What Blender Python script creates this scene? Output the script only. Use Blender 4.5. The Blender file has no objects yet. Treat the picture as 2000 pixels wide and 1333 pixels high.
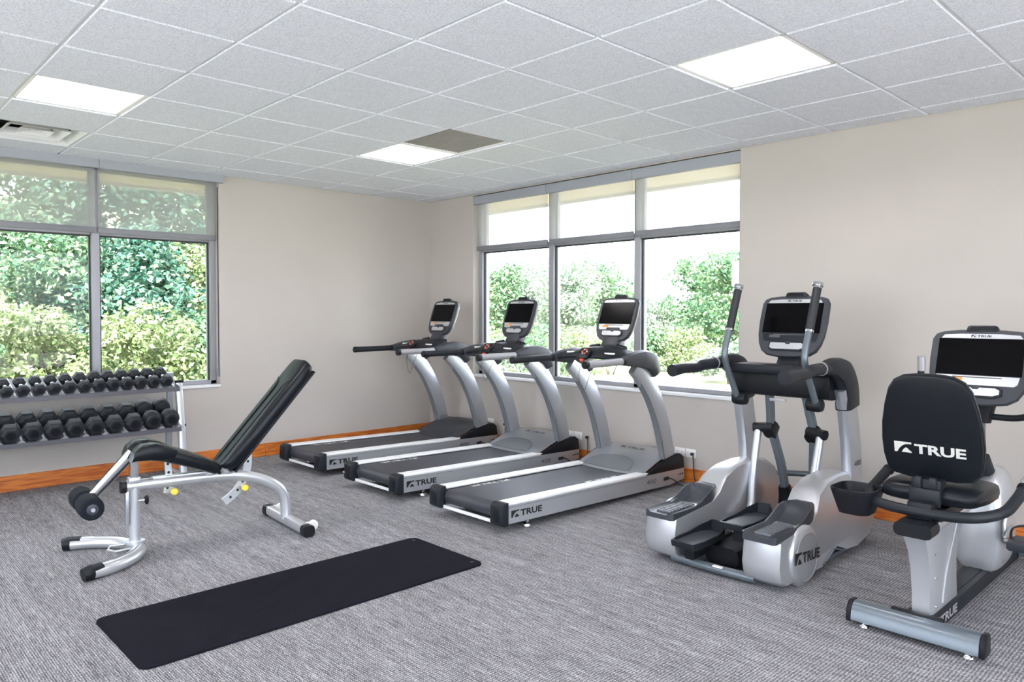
import bpy, bmesh, math, random
import numpy as np
from mathutils import Vector, Matrix

PI = math.pi
SC = bpy.context.scene
COL = SC.collection

# ------------------------------------------------------------------ camera
cam_d = bpy.data.cameras.new('camera')
cam = bpy.data.objects.new('camera', cam_d)
COL.objects.link(cam)
cam.location = (6.9228, -5.4409, 1.43)
cam.rotation_euler = (PI / 2 - 0.0249, 0, 0.8233)
cam_d.sensor_width = 36
cam_d.lens = 1444.27 * 36 / 2000
cam_d.shift_x = (1000 - 958.31) / 2000
cam_d.shift_y = (646.98 - 666.5) / 2000
cam_d.clip_start = 0.02
cam_d.clip_end = 400
SC.camera = cam

# ------------------------------------------------------------------ sky, sun, exposure
world = bpy.data.worlds.new('sky')
SC.world = world
world.use_nodes = True
bg = world.node_tree.nodes['Background']
bg.inputs['Color'].default_value = (0.84, 0.880, 1.0, 1)
bg.inputs['Strength'].default_value = 4.0
sun_d = bpy.data.lights.new('sun', 'SUN')
sun_d.energy = 12.0
sun_d.angle = 0.02
sun_d.color = (1.0, 0.96, 0.88)
sun = bpy.data.objects.new('sun', sun_d)
COL.objects.link(sun)
sun.rotation_euler = Vector((-0.62, 0.52, -1.0)).to_track_quat('-Z', 'Y').to_euler()
LAMP = 30.0            # emission of the ceiling light lenses
SC.view_settings.view_transform = 'Standard'
SC.view_settings.look = 'None'
SC.view_settings.gamma = 1
SC.view_settings.use_curve_mapping = False
SC.view_settings.exposure = 1.0

# ------------------------------------------------------------------ materials
MATS = {}


def new_mat(name):
    m = bpy.data.materials.new(name)
    m.use_nodes = True
    nt = m.node_tree
    b = nt.nodes['Principled BSDF']
    return m, nt, b


def mat(name, col, rough=0.5, metal=0.0, spec=0.5, coat=0.0, bump=0.0, bscale=200.0, vary=0.0, vscale=6.0):
    if name in MATS:
        return MATS[name]
    m, nt, b = new_mat(name)
    b.inputs['Base Color'].default_value = (*col, 1)
    b.inputs['Roughness'].default_value = rough
    b.inputs['Metallic'].default_value = metal
    b.inputs['Specular IOR Level'].default_value = spec
    b.inputs['Coat Weight'].default_value = coat
    b.inputs['Coat Roughness'].default_value = 0.15
    tc = nt.nodes.new('ShaderNodeTexCoord')
    if vary > 0:
        n = nt.nodes.new('ShaderNodeTexNoise')
        n.inputs['Scale'].default_value = vscale
        n.inputs['Detail'].default_value = 4
        nt.links.new(tc.outputs['Object'], n.inputs['Vector'])
        r = nt.nodes.new('ShaderNodeValToRGB')
        r.color_ramp.elements[0].position = 0.3
        r.color_ramp.elements[1].position = 0.7
        r.color_ramp.elements[0].color = (*[c * (1 - vary) for c in col], 1)
        r.color_ramp.elements[1].color = (*[min(1, c * (1 + vary)) for c in col], 1)
        nt.links.new(n.outputs['Fac'], r.inputs['Fac'])
        nt.links.new(r.outputs['Color'], b.inputs['Base Color'])
    if bump > 0:
        n = nt.nodes.new('ShaderNodeTexNoise')
        n.inputs['Scale'].default_value = bscale
        n.inputs['Detail'].default_value = 3
        nt.links.new(tc.outputs['Object'], n.inputs['Vector'])
        bp = nt.nodes.new('ShaderNodeBump')
        bp.inputs['Strength'].default_value = bump
        bp.inputs['Distance'].default_value = 0.002
        nt.links.new(n.outputs['Fac'], bp.inputs['Height'])
        nt.links.new(bp.outputs['Normal'], b.inputs['Normal'])
    MATS[name] = m
    return m


def emit_mat(name, col, strength):
    m, nt, b = new_mat(name)
    b.inputs['Base Color'].default_value = (*col, 1)
    b.inputs['Emission Color'].default_value = (*col, 1)
    b.inputs['Emission Strength'].default_value = strength
    MATS[name] = m
    return m


def carpet_mat():
    m, nt, b = new_mat('carpet')
    N, L = nt.nodes, nt.links
    tc = N.new('ShaderNodeTexCoord')

    def mapped(scale):
        mp = N.new('ShaderNodeMapping')
        mp.inputs['Scale'].default_value = scale
        L.new(tc.outputs['Object'], mp.inputs['Vector'])
        return mp.outputs['Vector']

    def noise(vec, scale, detail=2):
        n = N.new('ShaderNodeTexNoise')
        n.inputs['Scale'].default_value = scale
        n.inputs['Detail'].default_value = detail
        L.new(vec, n.inputs['Vector'])
        return n.outputs['Fac']

    def math_(op, a, c):
        n = N.new('ShaderNodeMath')
        n.operation = op
        for k, v in ((0, a), (1, c)):
            if isinstance(v, (int, float)):
                n.inputs[k].default_value = v
            else:
                L.new(v, n.inputs[k])
        return n.outputs[0]

    dash = noise(mapped((10.0, 105.0, 1)), 1.0, 2)          # dashes running along x
    broad = noise(mapped((1.2, 16.0, 1)), 1.0, 2)
    loops = noise(mapped((85.0, 125.0, 1)), 1.0, 1)
    wx = N.new('ShaderNodeTexWave')
    wx.wave_type = 'BANDS'
    wx.bands_direction = 'X'
    wx.inputs['Scale'].default_value = 23
    wx.inputs['Distortion'].default_value = 2.5
    wx.inputs['Detail'].default_value = 1
    wx.inputs['Detail Scale'].default_value = 2.0
    L.new(tc.outputs['Object'], wx.inputs['Vector'])
    wy = N.new('ShaderNodeTexWave')
    wy.wave_type = 'BANDS'
    wy.bands_direction = 'Y'
    wy.inputs['Scale'].default_value = 33
    wy.inputs['Distortion'].default_value = 1.6
    wy.inputs['Detail'].default_value = 1
    wy.inputs['Detail Scale'].default_value = 1.5
    L.new(tc.outputs['Object'], wy.inputs['Vector'])
    weave = math_('MULTIPLY', wx.outputs['Fac'], wy.outputs['Fac'])
    a = math_('MULTIPLY', dash, 0.44)
    a = math_('ADD', a, math_('MULTIPLY', broad, 0.20))
    a = math_('ADD', a, math_('MULTIPLY', loops, 0.44))
    a = math_('ADD', a, math_('MULTIPLY', weave, 0.34))
    ramp = N.new('ShaderNodeValToRGB')
    e = ramp.color_ramp.elements
    e[0].position, e[0].color = 0.42, (0.062, 0.060, 0.062, 1)
    e[1].position, e[1].color = 0.84, (0.52, 0.51, 0.53, 1)
    mid = ramp.color_ramp.elements.new(0.60)
    mid.color = (0.165, 0.162, 0.174, 1)
    L.new(a, ramp.inputs['Fac'])
    L.new(ramp.outputs['Color'], b.inputs['Base Color'])
    b.inputs['Roughness'].default_value = 0.95
    b.inputs['Specular IOR Level'].default_value = 0.25
    bp = N.new('ShaderNodeBump')
    bp.inputs['Strength'].default_value = 0.5
    bp.inputs['Distance'].default_value = 0.003
    L.new(a, bp.inputs['Height'])
    L.new(bp.outputs['Normal'], b.inputs['Normal'])
    MATS['carpet'] = m


def wood_mat(name, c0, c1, axis):
    m, nt, b = new_mat(name)
    N, L = nt.nodes, nt.links
    tc = N.new('ShaderNodeTexCoord')
    mp = N.new('ShaderNodeMapping')
    sc = [14.0, 14.0, 14.0]
    sc[axis] = 1.3
    mp.inputs['Scale'].default_value = sc
    L.new(tc.outputs['Object'], mp.inputs['Vector'])
    n = N.new('ShaderNodeTexNoise')
    n.inputs['Scale'].default_value = 2.2
    n.inputs['Detail'].default_value = 5
    n.inputs['Distortion'].default_value = 1.6
    L.new(mp.outputs['Vector'], n.inputs['Vector'])
    r = N.new('ShaderNodeValToRGB')
    r.color_ramp.elements[0].position = 0.36
    r.color_ramp.elements[1].position = 0.62
    r.color_ramp.elements[0].color = (*c0, 1)
    r.color_ramp.elements[1].color = (*c1, 1)
    L.new(n.outputs['Fac'], r.inputs['Fac'])
    L.new(r.outputs['Color'], b.inputs['Base Color'])
    b.inputs['Roughness'].default_value = 0.4
    MATS[name] = m


def leaf_mat(name, c0, c1, c2):
    m, nt, b = new_mat(name)
    N, L = nt.nodes, nt.links
    g = N.new('ShaderNodeNewGeometry')
    r = N.new('ShaderNodeValToRGB')
    e = r.color_ramp.elements
    e[0].position, e[0].color = 0.0, (*c0, 1)
    e[1].position, e[1].color = 1.0, (*c2, 1)
    k = e.new(0.5)
    k.color = (*c1, 1)
    L.new(g.outputs['Random Per Island'], r.inputs['Fac'])
    L.new(r.outputs['Color'], b.inputs['Base Color'])
    b.inputs['Roughness'].default_value = 0.55
    b.inputs['Specular IOR Level'].default_value = 0.35
    tr = N.new('ShaderNodeBsdfTranslucent')
    L.new(r.outputs['Color'], tr.inputs['Color'])
    mx = N.new('ShaderNodeMixShader')
    mx.inputs['Fac'].default_value = 0.35
    L.new(b.outputs['BSDF'], mx.inputs[1])
    L.new(tr.outputs['BSDF'], mx.inputs[2])
    L.new(mx.outputs['Shader'], N['Material Output'].inputs['Surface'])
    MATS[name] = m


def glass_mat():
    m, nt, b = new_mat('window_glass')
    N, L = nt.nodes, nt.links
    t = N.new('ShaderNodeBsdfTransparent')
    t.inputs['Color'].default_value = (0.95, 0.97, 0.96, 1)
    g = N.new('ShaderNodeBsdfGlossy')
    g.inputs['Roughness'].default_value = 0.02
    f = N.new('ShaderNodeFresnel')
    f.inputs['IOR'].default_value = 1.25
    mx = N.new('ShaderNodeMixShader')
    L.new(f.outputs['Fac'], mx.inputs['Fac'])
    L.new(t.outputs['BSDF'], mx.inputs[1])
    L.new(g.outputs['BSDF'], mx.inputs[2])
    L.new(mx.outputs['Shader'], N['Material Output'].inputs['Surface'])
    MATS['window_glass'] = m


def shade_mat():
    m, nt, b = new_mat('shade_mesh')
    N, L = nt.nodes, nt.links
    tc = N.new('ShaderNodeTexCoord')
    w = N.new('ShaderNodeTexNoise')
    w.inputs['Scale'].default_value = 400
    L.new(tc.outputs['Object'], w.inputs['Vector'])
    t = N.new('ShaderNodeBsdfTransparent')
    t.inputs['Color'].default_value = (0.97, 0.97, 0.97, 1)
    d = N.new('ShaderNodeBsdfDiffuse')
    d.inputs['Color'].default_value = (0.58, 0.58, 0.59, 1)
    tl = N.new('ShaderNodeBsdfTranslucent')
    tl.inputs['Color'].default_value = (0.62, 0.61, 0.60, 1)
    m1 = N.new('ShaderNodeMixShader')
    m1.inputs['Fac'].default_value = 0.35
    L.new(d.outputs['BSDF'], m1.inputs[1])
    L.new(tl.outputs['BSDF'], m1.inputs[2])
    mr = N.new('ShaderNodeMapRange')
    mr.inputs['To Min'].default_value = 0.32
    mr.inputs['To Max'].default_value = 0.48
    L.new(w.outputs['Fac'], mr.inputs['Value'])
    m2 = N.new('ShaderNodeMixShader')
    L.new(mr.outputs['Result'], m2.inputs['Fac'])
    L.new(t.outputs['BSDF'], m2.inputs[1])
    L.new(m1.outputs['Shader'], m2.inputs[2])
    L.new(m2.outputs['Shader'], N['Material Output'].inputs['Surface'])
    MATS['shade_mesh'] = m


def tile_mat():
    m, nt, b = new_mat('ceiling_tile')
    N, L = nt.nodes, nt.links
    tc = N.new('ShaderNodeTexCoord')
    n = N.new('ShaderNodeTexNoise')
    n.inputs['Scale'].default_value = 130
    n.inputs['Detail'].default_value = 4
    n.inputs['Roughness'].default_value = 0.7
    L.new(tc.outputs['Object'], n.inputs['Vector'])
    r = N.new('ShaderNodeValToRGB')
    r.color_ramp.elements[0].position = 0.34
    r.color_ramp.elements[1].position = 0.56
    r.color_ramp.elements[0].color = (0.58, 0.595, 0.645, 1)
    r.color_ramp.elements[1].color = (0.81, 0.825, 0.88, 1)
    L.new(n.outputs['Fac'], r.inputs['Fac'])
    L.new(r.outputs['Color'], b.inputs['Base Color'])
    bp = N.new('ShaderNodeBump')
    bp.inputs['Strength'].default_value = 0.6
    bp.inputs['Distance'].default_value = 0.004
    L.new(n.outputs['Fac'], bp.inputs['Height'])
    L.new(bp.outputs['Normal'], b.inputs['Normal'])
    b.inputs['Roughness'].default_value = 0.95
    b.inputs['Specular IOR Level'].default_value = 0.1
    MATS['ceiling_tile'] = m


carpet_mat()
tile_mat()
glass_mat()
shade_mat()
wood_mat('baseboard_wood_y', (0.42, 0.095, 0.012), (0.66, 0.21, 0.035), 1)
wood_mat('baseboard_wood_x', (0.42, 0.095, 0.012), (0.66, 0.21, 0.035), 0)
leaf_mat('leaf_mid', (0.055, 0.15, 0.085), (0.14, 0.25, 0.13), (0.33, 0.41, 0.24))
leaf_mat('leaf_deep', (0.03, 0.115, 0.09), (0.09, 0.21, 0.145), (0.26, 0.37, 0.26))
leaf_mat('leaf_yellow', (0.13, 0.21, 0.075), (0.26, 0.32, 0.15), (0.46, 0.48, 0.31))
leaf_mat('leaf_hazy', (0.15, 0.23, 0.175), (0.27, 0.34, 0.26), (0.48, 0.51, 0.43))  # distance haze and overexposure put into the leaf colour
emit_mat('lamp_lens', (1.0, 0.945, 0.955), LAMP)
mat('wall_paint', (0.485, 0.446, 0.412), 0.6, spec=0.3, bump=0.25, bscale=90, vary=0.03, vscale=1.2)
mat('tee_white', (0.82, 0.82, 0.82), 0.5)
mat('lamp_white', (0.88, 0.87, 0.85), 0.45)
mat('vent_grey', (0.36, 0.34, 0.32), 0.6, vary=0.05, vscale=40)
mat('vent_white', (0.78, 0.78, 0.77), 0.4)
mat('duct_dark', (0.03, 0.028, 0.026), 0.9)
mat('aluminium', (0.33, 0.33, 0.36), 0.42, metal=0.3)
mat('gasket', (0.03, 0.035, 0.035), 0.6)
mat('fascia_grey', (0.33, 0.345, 0.38), 0.5)
mat('hem_grey', (0.20, 0.20, 0.225), 0.45)
mat('sill_white', (0.80, 0.80, 0.82), 0.35)
mat('soffit_tan', (0.62, 0.50, 0.36), 0.7, vary=0.08, vscale=12)
mat('stucco', (0.60, 0.55, 0.48), 0.9, bump=0.5, bscale=60)
mat('silver', (0.50, 0.52, 0.56), 0.36, metal=0.80, coat=0.15, vary=0.02, vscale=300)
mat('silver_pale', (0.60, 0.61, 0.635), 0.36, metal=0.70, coat=0.2, vary=0.015, vscale=300)
mat('rail_white', (0.80, 0.80, 0.80), 0.4, bump=0.3, bscale=300)
mat('side_silver', (0.50, 0.515, 0.54), 0.38, metal=0.6, vary=0.03, vscale=120)
mat('charcoal', (0.014, 0.016, 0.021), 0.42, spec=0.25, bump=0.12, bscale=500, vary=0.05, vscale=60)
mat('charcoal_light', (0.040, 0.043, 0.053), 0.40, spec=0.4, bump=0.1, bscale=500, vary=0.04, vscale=60)
mat('grey_plastic', (0.15, 0.157, 0.175), 0.40, vary=0.03, vscale=80)
mat('grip_grey', (0.34, 0.335, 0.35), 0.45, metal=0.2, vary=0.03, vscale=100)
mat('black_plastic', (0.009, 0.010, 0.013), 0.42, spec=0.22, vary=0.1, vscale=60)
mat('black_rubber', (0.014, 0.016, 0.020), 0.55, spec=0.4, bump=0.2, bscale=400, vary=0.1, vscale=60)
mat('foam_black', (0.010, 0.012, 0.018), 0.85, spec=0.2, bump=0.4, bscale=350)
mat('vinyl', (0.007, 0.009, 0.012), 0.32, spec=0.22, coat=0.0, bump=0.08, bscale=300, vary=0.1, vscale=20)
mat('belt', (0.036, 0.036, 0.046), 0.48, spec=0.5, bump=0.2, bscale=600, vary=0.08, vscale=5)
mat('mat_black', (0.010, 0.010, 0.015), 0.85, spec=0.06, bump=0.3, bscale=250, vary=0.06, vscale=8)
mat('screen', (0.002, 0.002, 0.0025), 0.15, spec=0.12)
mat('chrome', (0.62, 0.63, 0.65), 0.12, metal=1.0, vary=0.02, vscale=40)
mat('steel_blue', (0.14, 0.165, 0.19), 0.33, metal=0.4, vary=0.04, vscale=60)
mat('label_white', (0.80, 0.79, 0.76), 0.5)
mat('label_orange', (0.72, 0.30, 0.06), 0.5)
mat('button_red', (0.62, 0.06, 0.03), 0.45)
mat('knob_yellow', (0.85, 0.68, 0.08), 0.4)
mat('ink_black', (0.012, 0.012, 0.014), 0.5)
mat('ink_grey', (0.07, 0.072, 0.08), 0.5)
mat('ink_white', (0.60, 0.59, 0.56), 0.5)
mat('bark', (0.16, 0.12, 0.09), 0.9, bump=0.5, bscale=30, vary=0.3, vscale=8)
mat('grass', (0.34, 0.35, 0.22), 0.95, vary=0.25, vscale=1.3)
mat('gravel', (0.62, 0.58, 0.52), 0.95, vary=0.12, vscale=3)
mat('sign_grey', (0.13, 0.125, 0.15), 0.6)
mat('rack_grey', (0.085, 0.082, 0.098), 0.45, vary=0.04, vscale=40)
mat('bounce_paving', (0.74, 0.72, 0.70), 0.9, vary=0.06, vscale=2)  # kept pale to throw sunlight back into the room
mat('blind_wall', (0.56, 0.525, 0.48), 0.7)


# ------------------------------------------------------------------ geometry builder
def catmull(pts, k):
    P = [Vector(p) for p in pts]
    if len(P) < 3 or k < 2:
        return P
    out = []
    for i in range(len(P) - 1):
        p0 = P[i - 1] if i > 0 else P[0] * 2 - P[1]
        p1, p2 = P[i], P[i + 1]
        p3 = P[i + 2] if i + 2 < len(P) else P[-1] * 2 - P[-2]
        for s in range(k):
            t = s / k
            out.append(0.5 * ((2 * p1) + (p2 - p0) * t + (2 * p0 - 5 * p1 + 4 * p2 - p3) * t * t + (3 * p1 - p0 - 3 * p2 + p3) * t ** 3))
    out.append(P[-1])
    return out


def lerp_list(v, n_src, n_out):
    if not isinstance(v, (list, tuple)):
        return [v] * n_out
    return [float(np.interp(i / (n_out - 1) * (len(v) - 1), range(len(v)), v)) for i in range(n_out)]


class G:
    def __init__(self):
        self.v, self.f = [], []

    def add(self, verts, faces):
        o = len(self.v)
        self.v += [tuple(p) for p in verts]
        self.f += [tuple(i + o for i in f) for f in faces]
        return self

    def box(self, x0, x1, y0, y1, z0, z1):
        vs = [(x, y, z) for z in (z0, z1) for y in (y0, y1) for x in (x0, x1)]
        return self.add(vs, [(0, 2, 3, 1), (4, 5, 7, 6), (0, 1, 5, 4), (2, 6, 7, 3), (0, 4, 6, 2), (1, 3, 7, 5)])

    def rings(self, R, cap=True, closed=False):
        n = len(R[0])
        vs = [p for r in R for p in r]
        fs = []
        m = len(R)
        for a in range(m if closed else m - 1):
            b = (a + 1) % m
            for i in range(n):
                j = (i + 1) % n
                fs.append((a * n + i, a * n + j, b * n + j, b * n + i))
        if cap and not closed:
            fs.append(tuple(range(n - 1, -1, -1)))
            fs.append(tuple((m - 1) * n + i for i in range(n)))
        return self.add(vs, fs)

    def tube(self, pts, r, n=12, k=6, squash=None, up=None, closed=False):
        P = catmull(pts, k)
        if closed:
            P = P[:-1] if (P[0] - P[-1]).length < 1e-6 else P
        rr = lerp_list(r, len(pts), len(P))
        T = []
        for i in range(len(P)):
            a = P[i - 1] if (i > 0 or closed) else P[i]
            b = P[(i + 1) % len(P)] if (i + 1 < len(P) or closed) else P[i]
            T.append((b - a).normalized())
        u = Vector(up) if up is not None else (Vector((0, 0, 1)) if abs(T[0].z) < 0.9 else Vector((1, 0, 0)))
        R = []
        for i, p in enumerate(P):
            u = (u - T[i] * u.dot(T[i])).normalized()
            if up is not None:
                u = Vector(up)
                u = (u - T[i] * u.dot(T[i])).normalized()
            w = T[i].cross(u)
            sq = squash if squash else (1, 1)
            R.append([p + u * (math.cos(2 * PI * q / n) * rr[i] * sq[0]) + w * (math.sin(2 * PI * q / n) * rr[i] * sq[1]) for q in range(n)])
        return self.rings(R, closed=closed)

    def bar(self, pts, w, h, k=6, up=(1, 0, 0), rnd=0.25):
        """rectangular section swept along pts: w along up, h across."""
        P = catmull(pts, k)
        ww, hh = lerp_list(w, len(pts), len(P)), lerp_list(h, len(pts), len(P))
        R = []
        for i, p in enumerate(P):
            a = P[i - 1] if i > 0 else P[i]
            b = P[i + 1] if i + 1 < len(P) else P[i]
            t = (b - a).normalized()
            u = Vector(up)
            u = (u - t * u.dot(t)).normalized()
            v = t.cross(u)
            c = rnd * min(ww[i], hh[i])
            A, B = ww[i] / 2, hh[i] / 2
            prof = [(A - c, B), (A - c * .29, B - c * .29), (A, B - c), (A, -B + c), (A - c * .29, -B + c * .29), (A - c, -B),
                    (-A + c, -B), (-A + c * .29, -B + c * .29), (-A, -B + c), (-A, B - c), (-A + c * .29, B - c * .29), (-A + c, B)]
            R.append([p + u * s + v * q for s, q in prof])
        return self.rings(R)

    def cyl(self, p0, p1, r0, r1=None, n=20):
        p0, p1 = Vector(p0), Vector(p1)
        return self.tube([p0, p1], [r0, r0 if r1 is None else r1], n=n, k=1)

    def lathe(self, prof, c, axis=(0, 0, 1), n=24):
        a = Vector(axis).normalized()
        u = a.orthogonal().normalized()
        w = a.cross(u)
        c = Vector(c)
        R = [[c + a * h + (u * math.cos(2 * PI * q / n) + w * math.sin(2 * PI * q / n)) * max(r, 1e-5) for q in range(n)] for r, h in prof]
        return self.rings(R)

    def prism(self, poly, ax, a, b):
        """poly: 2-D points; ax 'x' -> (y,z) extruded in x, 'y' -> (x,z), 'z' -> (x,y)."""
        def m(p, t):
            return {'x': (t, p[0], p[1]), 'y': (p[0], t, p[1]), 'z': (p[0], p[1], t)}[ax]
        return self.rings([[m(p, a) for p in poly], [m(p, b) for p in poly]])

    def ell(self, c, r, n=16, m=10):
        R = []
        for i in range(m + 1):
            th = PI * (0.02 + 0.96 * i / m)
            R.append([(c[0] + r[0] * math.sin(th) * math.cos(2 * PI * q / n), c[1] + r[1] * math.sin(th) * math.sin(2 * PI * q / n), c[2] - r[2] * math.cos(th)) for q in range(n)])
        return self.rings(R)

    def xf(self, M):
        self.v = [tuple(M @ Vector(p)) for p in self.v]
        return self

    def mv(self, d):
        self.v = [(p[0] + d[0], p[1] + d[1], p[2] + d[2]) for p in self.v]
        return self


def rounded(x0, x1, y0, y1, r, n=5):
    out = []
    for cx, cy, a0 in ((x1 - r, y1 - r, 0), (x0 + r, y1 - r, PI / 2), (x0 + r, y0 + r, PI), (x1 - r, y0 + r, 1.5 * PI)):
        for i in range(n + 1):
            a = a0 + PI / 2 * i / n
            out.append((cx + r * math.cos(a), cy + r * math.sin(a)))
    return out


def obj(name, g, m, parent=None, bevel=0.0, seg=2, ang=38, flat=False, label=None, kind=None, bang=25):
    me = bpy.data.meshes.new(name)
    bm = bmesh.new()
    vs = [bm.verts.new(p) for p in g.v]
    for f in g.f:
        try:
            bm.faces.new([vs[i] for i in f])
        except ValueError:
            pass
    bmesh.ops.recalc_face_normals(bm, faces=bm.faces)
    if bevel > 0:
        es = [e for e in bm.edges if len(e.link_faces) == 2 and e.calc_face_angle(0) > math.radians(bang)]
        bmesh.ops.bevel(bm, geom=es, offset=bevel, segments=seg, profile=0.5, affect='EDGES', clamp_overlap=True)
    bm.to_mesh(me)
    bm.free()
    if not flat:
        me.polygons.foreach_set('use_smooth', [True] * len(me.polygons))
        me.set_sharp_from_angle(angle=math.radians(ang))
    me.materials.append(MATS[m] if isinstance(m, str) else m)
    o = bpy.data.objects.new(name, me)
    COL.objects.link(o)
    if parent is not None:
        o.parent = parent
    if label:
        o['label'] = label
    if kind:
        o['kind'] = kind
    return o


def thing(name, label, cat, loc=(0, 0, 0), rz=0.0, group=None):
    o = bpy.data.objects.new(name, None)
    COL.objects.link(o)
    o.location = loc
    o.rotation_euler = (0, 0, rz)
    o.empty_display_size = 0.1
    o['label'] = label
    o['category'] = cat
    if group:
        o['group'] = group
    return o


def tag(o, label, cat, group=None):
    o['label'] = label
    o['category'] = cat
    if group:
        o['group'] = group
    return o


def struct(name, g, m, parent=None, **kw):
    o = obj(name, g, m, parent, **kw)
    if parent is None:
        o['kind'] = 'structure'  # unseen pale slabs added to bounce sunlight up onto the ceiling
    return o  # likewise added out of view for bounced light


def struct_root(name):
    o = bpy.data.objects.new(name, None)
    COL.objects.link(o)
    o['kind'] = 'structure'
    return o


def share(src, name, parent, loc):
    o = bpy.data.objects.new(name, src.data)
    COL.objects.link(o)
    o.parent = parent
    o.location = loc
    return o


def copy_tree(root, loc, rz=None):
    r = root.copy()
    COL.objects.link(r)
    r.location = loc
    if rz is not None:
        r.rotation_euler = (0, 0, rz)
    for ch in root.children:
        c = ch.copy()
        COL.objects.link(c)
        c.parent = r
        for gr in ch.children:
            d = gr.copy()
            COL.objects.link(d)
            d.parent = c
    return r


# ------------------------------------------------------------------ lettering
def text_geo(body, bold=0.0):
    cu = bpy.data.curves.new('lettering', 'FONT')
    cu.body = body
    cu.size = 1.0
    cu.offset = bold
    cu.resolution_u = 3
    ob = bpy.data.objects.new('lettering', cu)
    COL.objects.link(ob)
    dg = bpy.context.evaluated_depsgraph_get()
    me = bpy.data.meshes.new_from_object(ob.evaluated_get(dg))
    v = [(p.co.x, p.co.y) for p in me.vertices]
    f = [tuple(p.vertices) for p in me.polygons]
    bpy.data.objects.remove(ob)
    bpy.data.curves.remove(cu)
    bpy.data.meshes.remove(me)
    xs = [p[0] for p in v]
    ys = [p[1] for p in v]
    x0, x1, y0, y1 = min(xs), max(xs), min(ys), max(ys)
    return [((p[0] - x0) / (x1 - x0), (p[1] - y0) / (y1 - y0)) for p in v], f


TEXT = {}


def flat_text(g, body, org, U, V, w, h, bold=0.0):
    if (body, bold) not in TEXT:
        TEXT[(body, bold)] = text_geo(body, bold)
    v, f = TEXT[(body, bold)]
    o, U, V = Vector(org), Vector(U), Vector(V)
    g.add([o + U * (p[0] * w) + V * (p[1] * h) for p in v], f)


EMBLEM = ([(0, 0), (0, 1), (1, 1), (1, .80), (.80, .82), (.62, .76), (.45, .60), (.30, .36), (.17, 0)],
          [(.42, 0), (.50, .22), (.60, .40), (.68, .48), (.76, .42), (.90, .20), (1, .12), (1, 0)])


def logo(parent, org, U, V, w, h, m):
    """maker's emblem and the four letters, lying on a surface."""
    g = G()
    o, U, V = Vector(org), Vector(U), Vector(V)
    ew = w * 0.25
    for poly in EMBLEM:
        # fan from centroid keeps concave outlines safe
        n = len(poly)
        vs = [o + U * (p[0] * ew) + V * (p[1] * h) for p in poly]
        g.add(vs, [tuple(range(n))])
    flat_text(g, 'TRUE', o + U * (w * 0.29), U, V, w * 0.71, h * 0.92, 0.035)
    return obj('brand_lettering', g, m, parent, flat=True)


def lettering(parent, body, org, U, V, w, h, m, bold=0.0):
    g = G()
    flat_text(g, body, org, U, V, w, h, bold)
    return obj('lettering', g, m, parent, flat=True)


# ================================================================== THE ROOM
CEIL = 2.738
X1, Y1 = 9.2, -8.8
TS = 0.6096
WT = 0.22
carpet = struct('floor', G().box(-0.05, X1 + .05, Y1 - .05, 0.05, -0.06, 0.0), 'carpet', flat=True)

A_Y0, A_Y1, SILL, HEAD = -5.72, -2.543, 0.735, 2.72
B_X0, B_X1 = 0.765, 3.957
g = G()
g.box(-WT, 0, Y1, A_Y0, 0, 3.0).box(-WT, 0, A_Y1, WT, 0, 3.0).box(-WT, 0, A_Y0, A_Y1, 0, SILL).box(-WT, 0, A_Y0, A_Y1, HEAD, 3.0)
struct('wall_left', g, 'wall_paint', flat=True)
g = G()
g.box(0, B_X0, 0, WT, 0, 3.0).box(B_X1, X1, 0, WT, 0, 3.0).box(B_X0, B_X1, 0, WT, 0, SILL).box(B_X0, B_X1, 0, WT, HEAD, 3.0)
struct('wall_right', g, 'wall_paint', flat=True)
g = G()
g.box(-WT, 1.2, Y1 - WT, Y1, 0, 3.0).box(8.4, X1 + WT, Y1 - WT, Y1, 0, 3.0).box(1.2, 8.4, Y1 - WT, Y1, 0, .25).box(1.2, 8.4, Y1 - WT, Y1, 2.62, 3.0)
struct('wall_back', g, 'wall_paint', flat=True)
g = G()
g.box(X1, X1 + WT, Y1, -8.0, 0, 3.0).box(X1, X1 + WT, -1.2, WT, 0, 3.0).box(X1, X1 + WT, -8.0, -1.2, 0, .25).box(X1, X1 + WT, -8.0, -1.2, 2.62, 3.0)
struct('wall_near', g, 'wall_paint', flat=True)
for nm_, al in (('added_window_near', 'y'), ('added_window_back', 'x')):  # unseen windows added to let fill daylight into the room
    root = struct_root(nm_)
    lo, hi = (-8.0, -1.2) if al == 'y' else (1.2, 8.4)
    n_ = 5

    def wb(a0, a1, d0, d1, z0, z1):
        return G().box(X1 + d0, X1 + d1, a0, a1, z0, z1) if al == 'y' else G().box(a0, a1, Y1 - d1, Y1 - d0, z0, z1)
    for k in range(n_ + 1):
        a = lo + (hi - lo) * k / n_
        obj('mullion', wb(max(lo, a - .03), min(hi, a + .03), .06, .16, .25, 2.62), 'sill_white', root, flat=True)
        if k < n_:
            obj('pane', wb(a + .03, a + (hi - lo) / n_ - .03, .10, .106, .25, 2.62), 'window_glass', root, flat=True)
struct('roof', G().box(-1.25, X1 + .30, Y1 - .30, 1.25, 3.0, 3.2), 'stucco', flat=True)
# eaves outside: tan soffit boards with a paler edge board
g = G().box(-1.15, X1 + .3, WT, 1.15, 2.74, 2.78)
struct('soffit', g, 'soffit_tan', flat=True)
g = G().box(-1.15, -WT, Y1, WT, 2.74, 2.78)
struct('soffit', g, 'soffit_tan', flat=True)
struct('trim_1', G().box(-1.19, X1 + .3, 1.15, 1.19, 2.71, 3.0), 'sill_white', flat=True)
struct('trim_2', G().box(-1.19, -1.15, Y1, 1.19, 2.71, 3.0), 'sill_white', flat=True)

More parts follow.
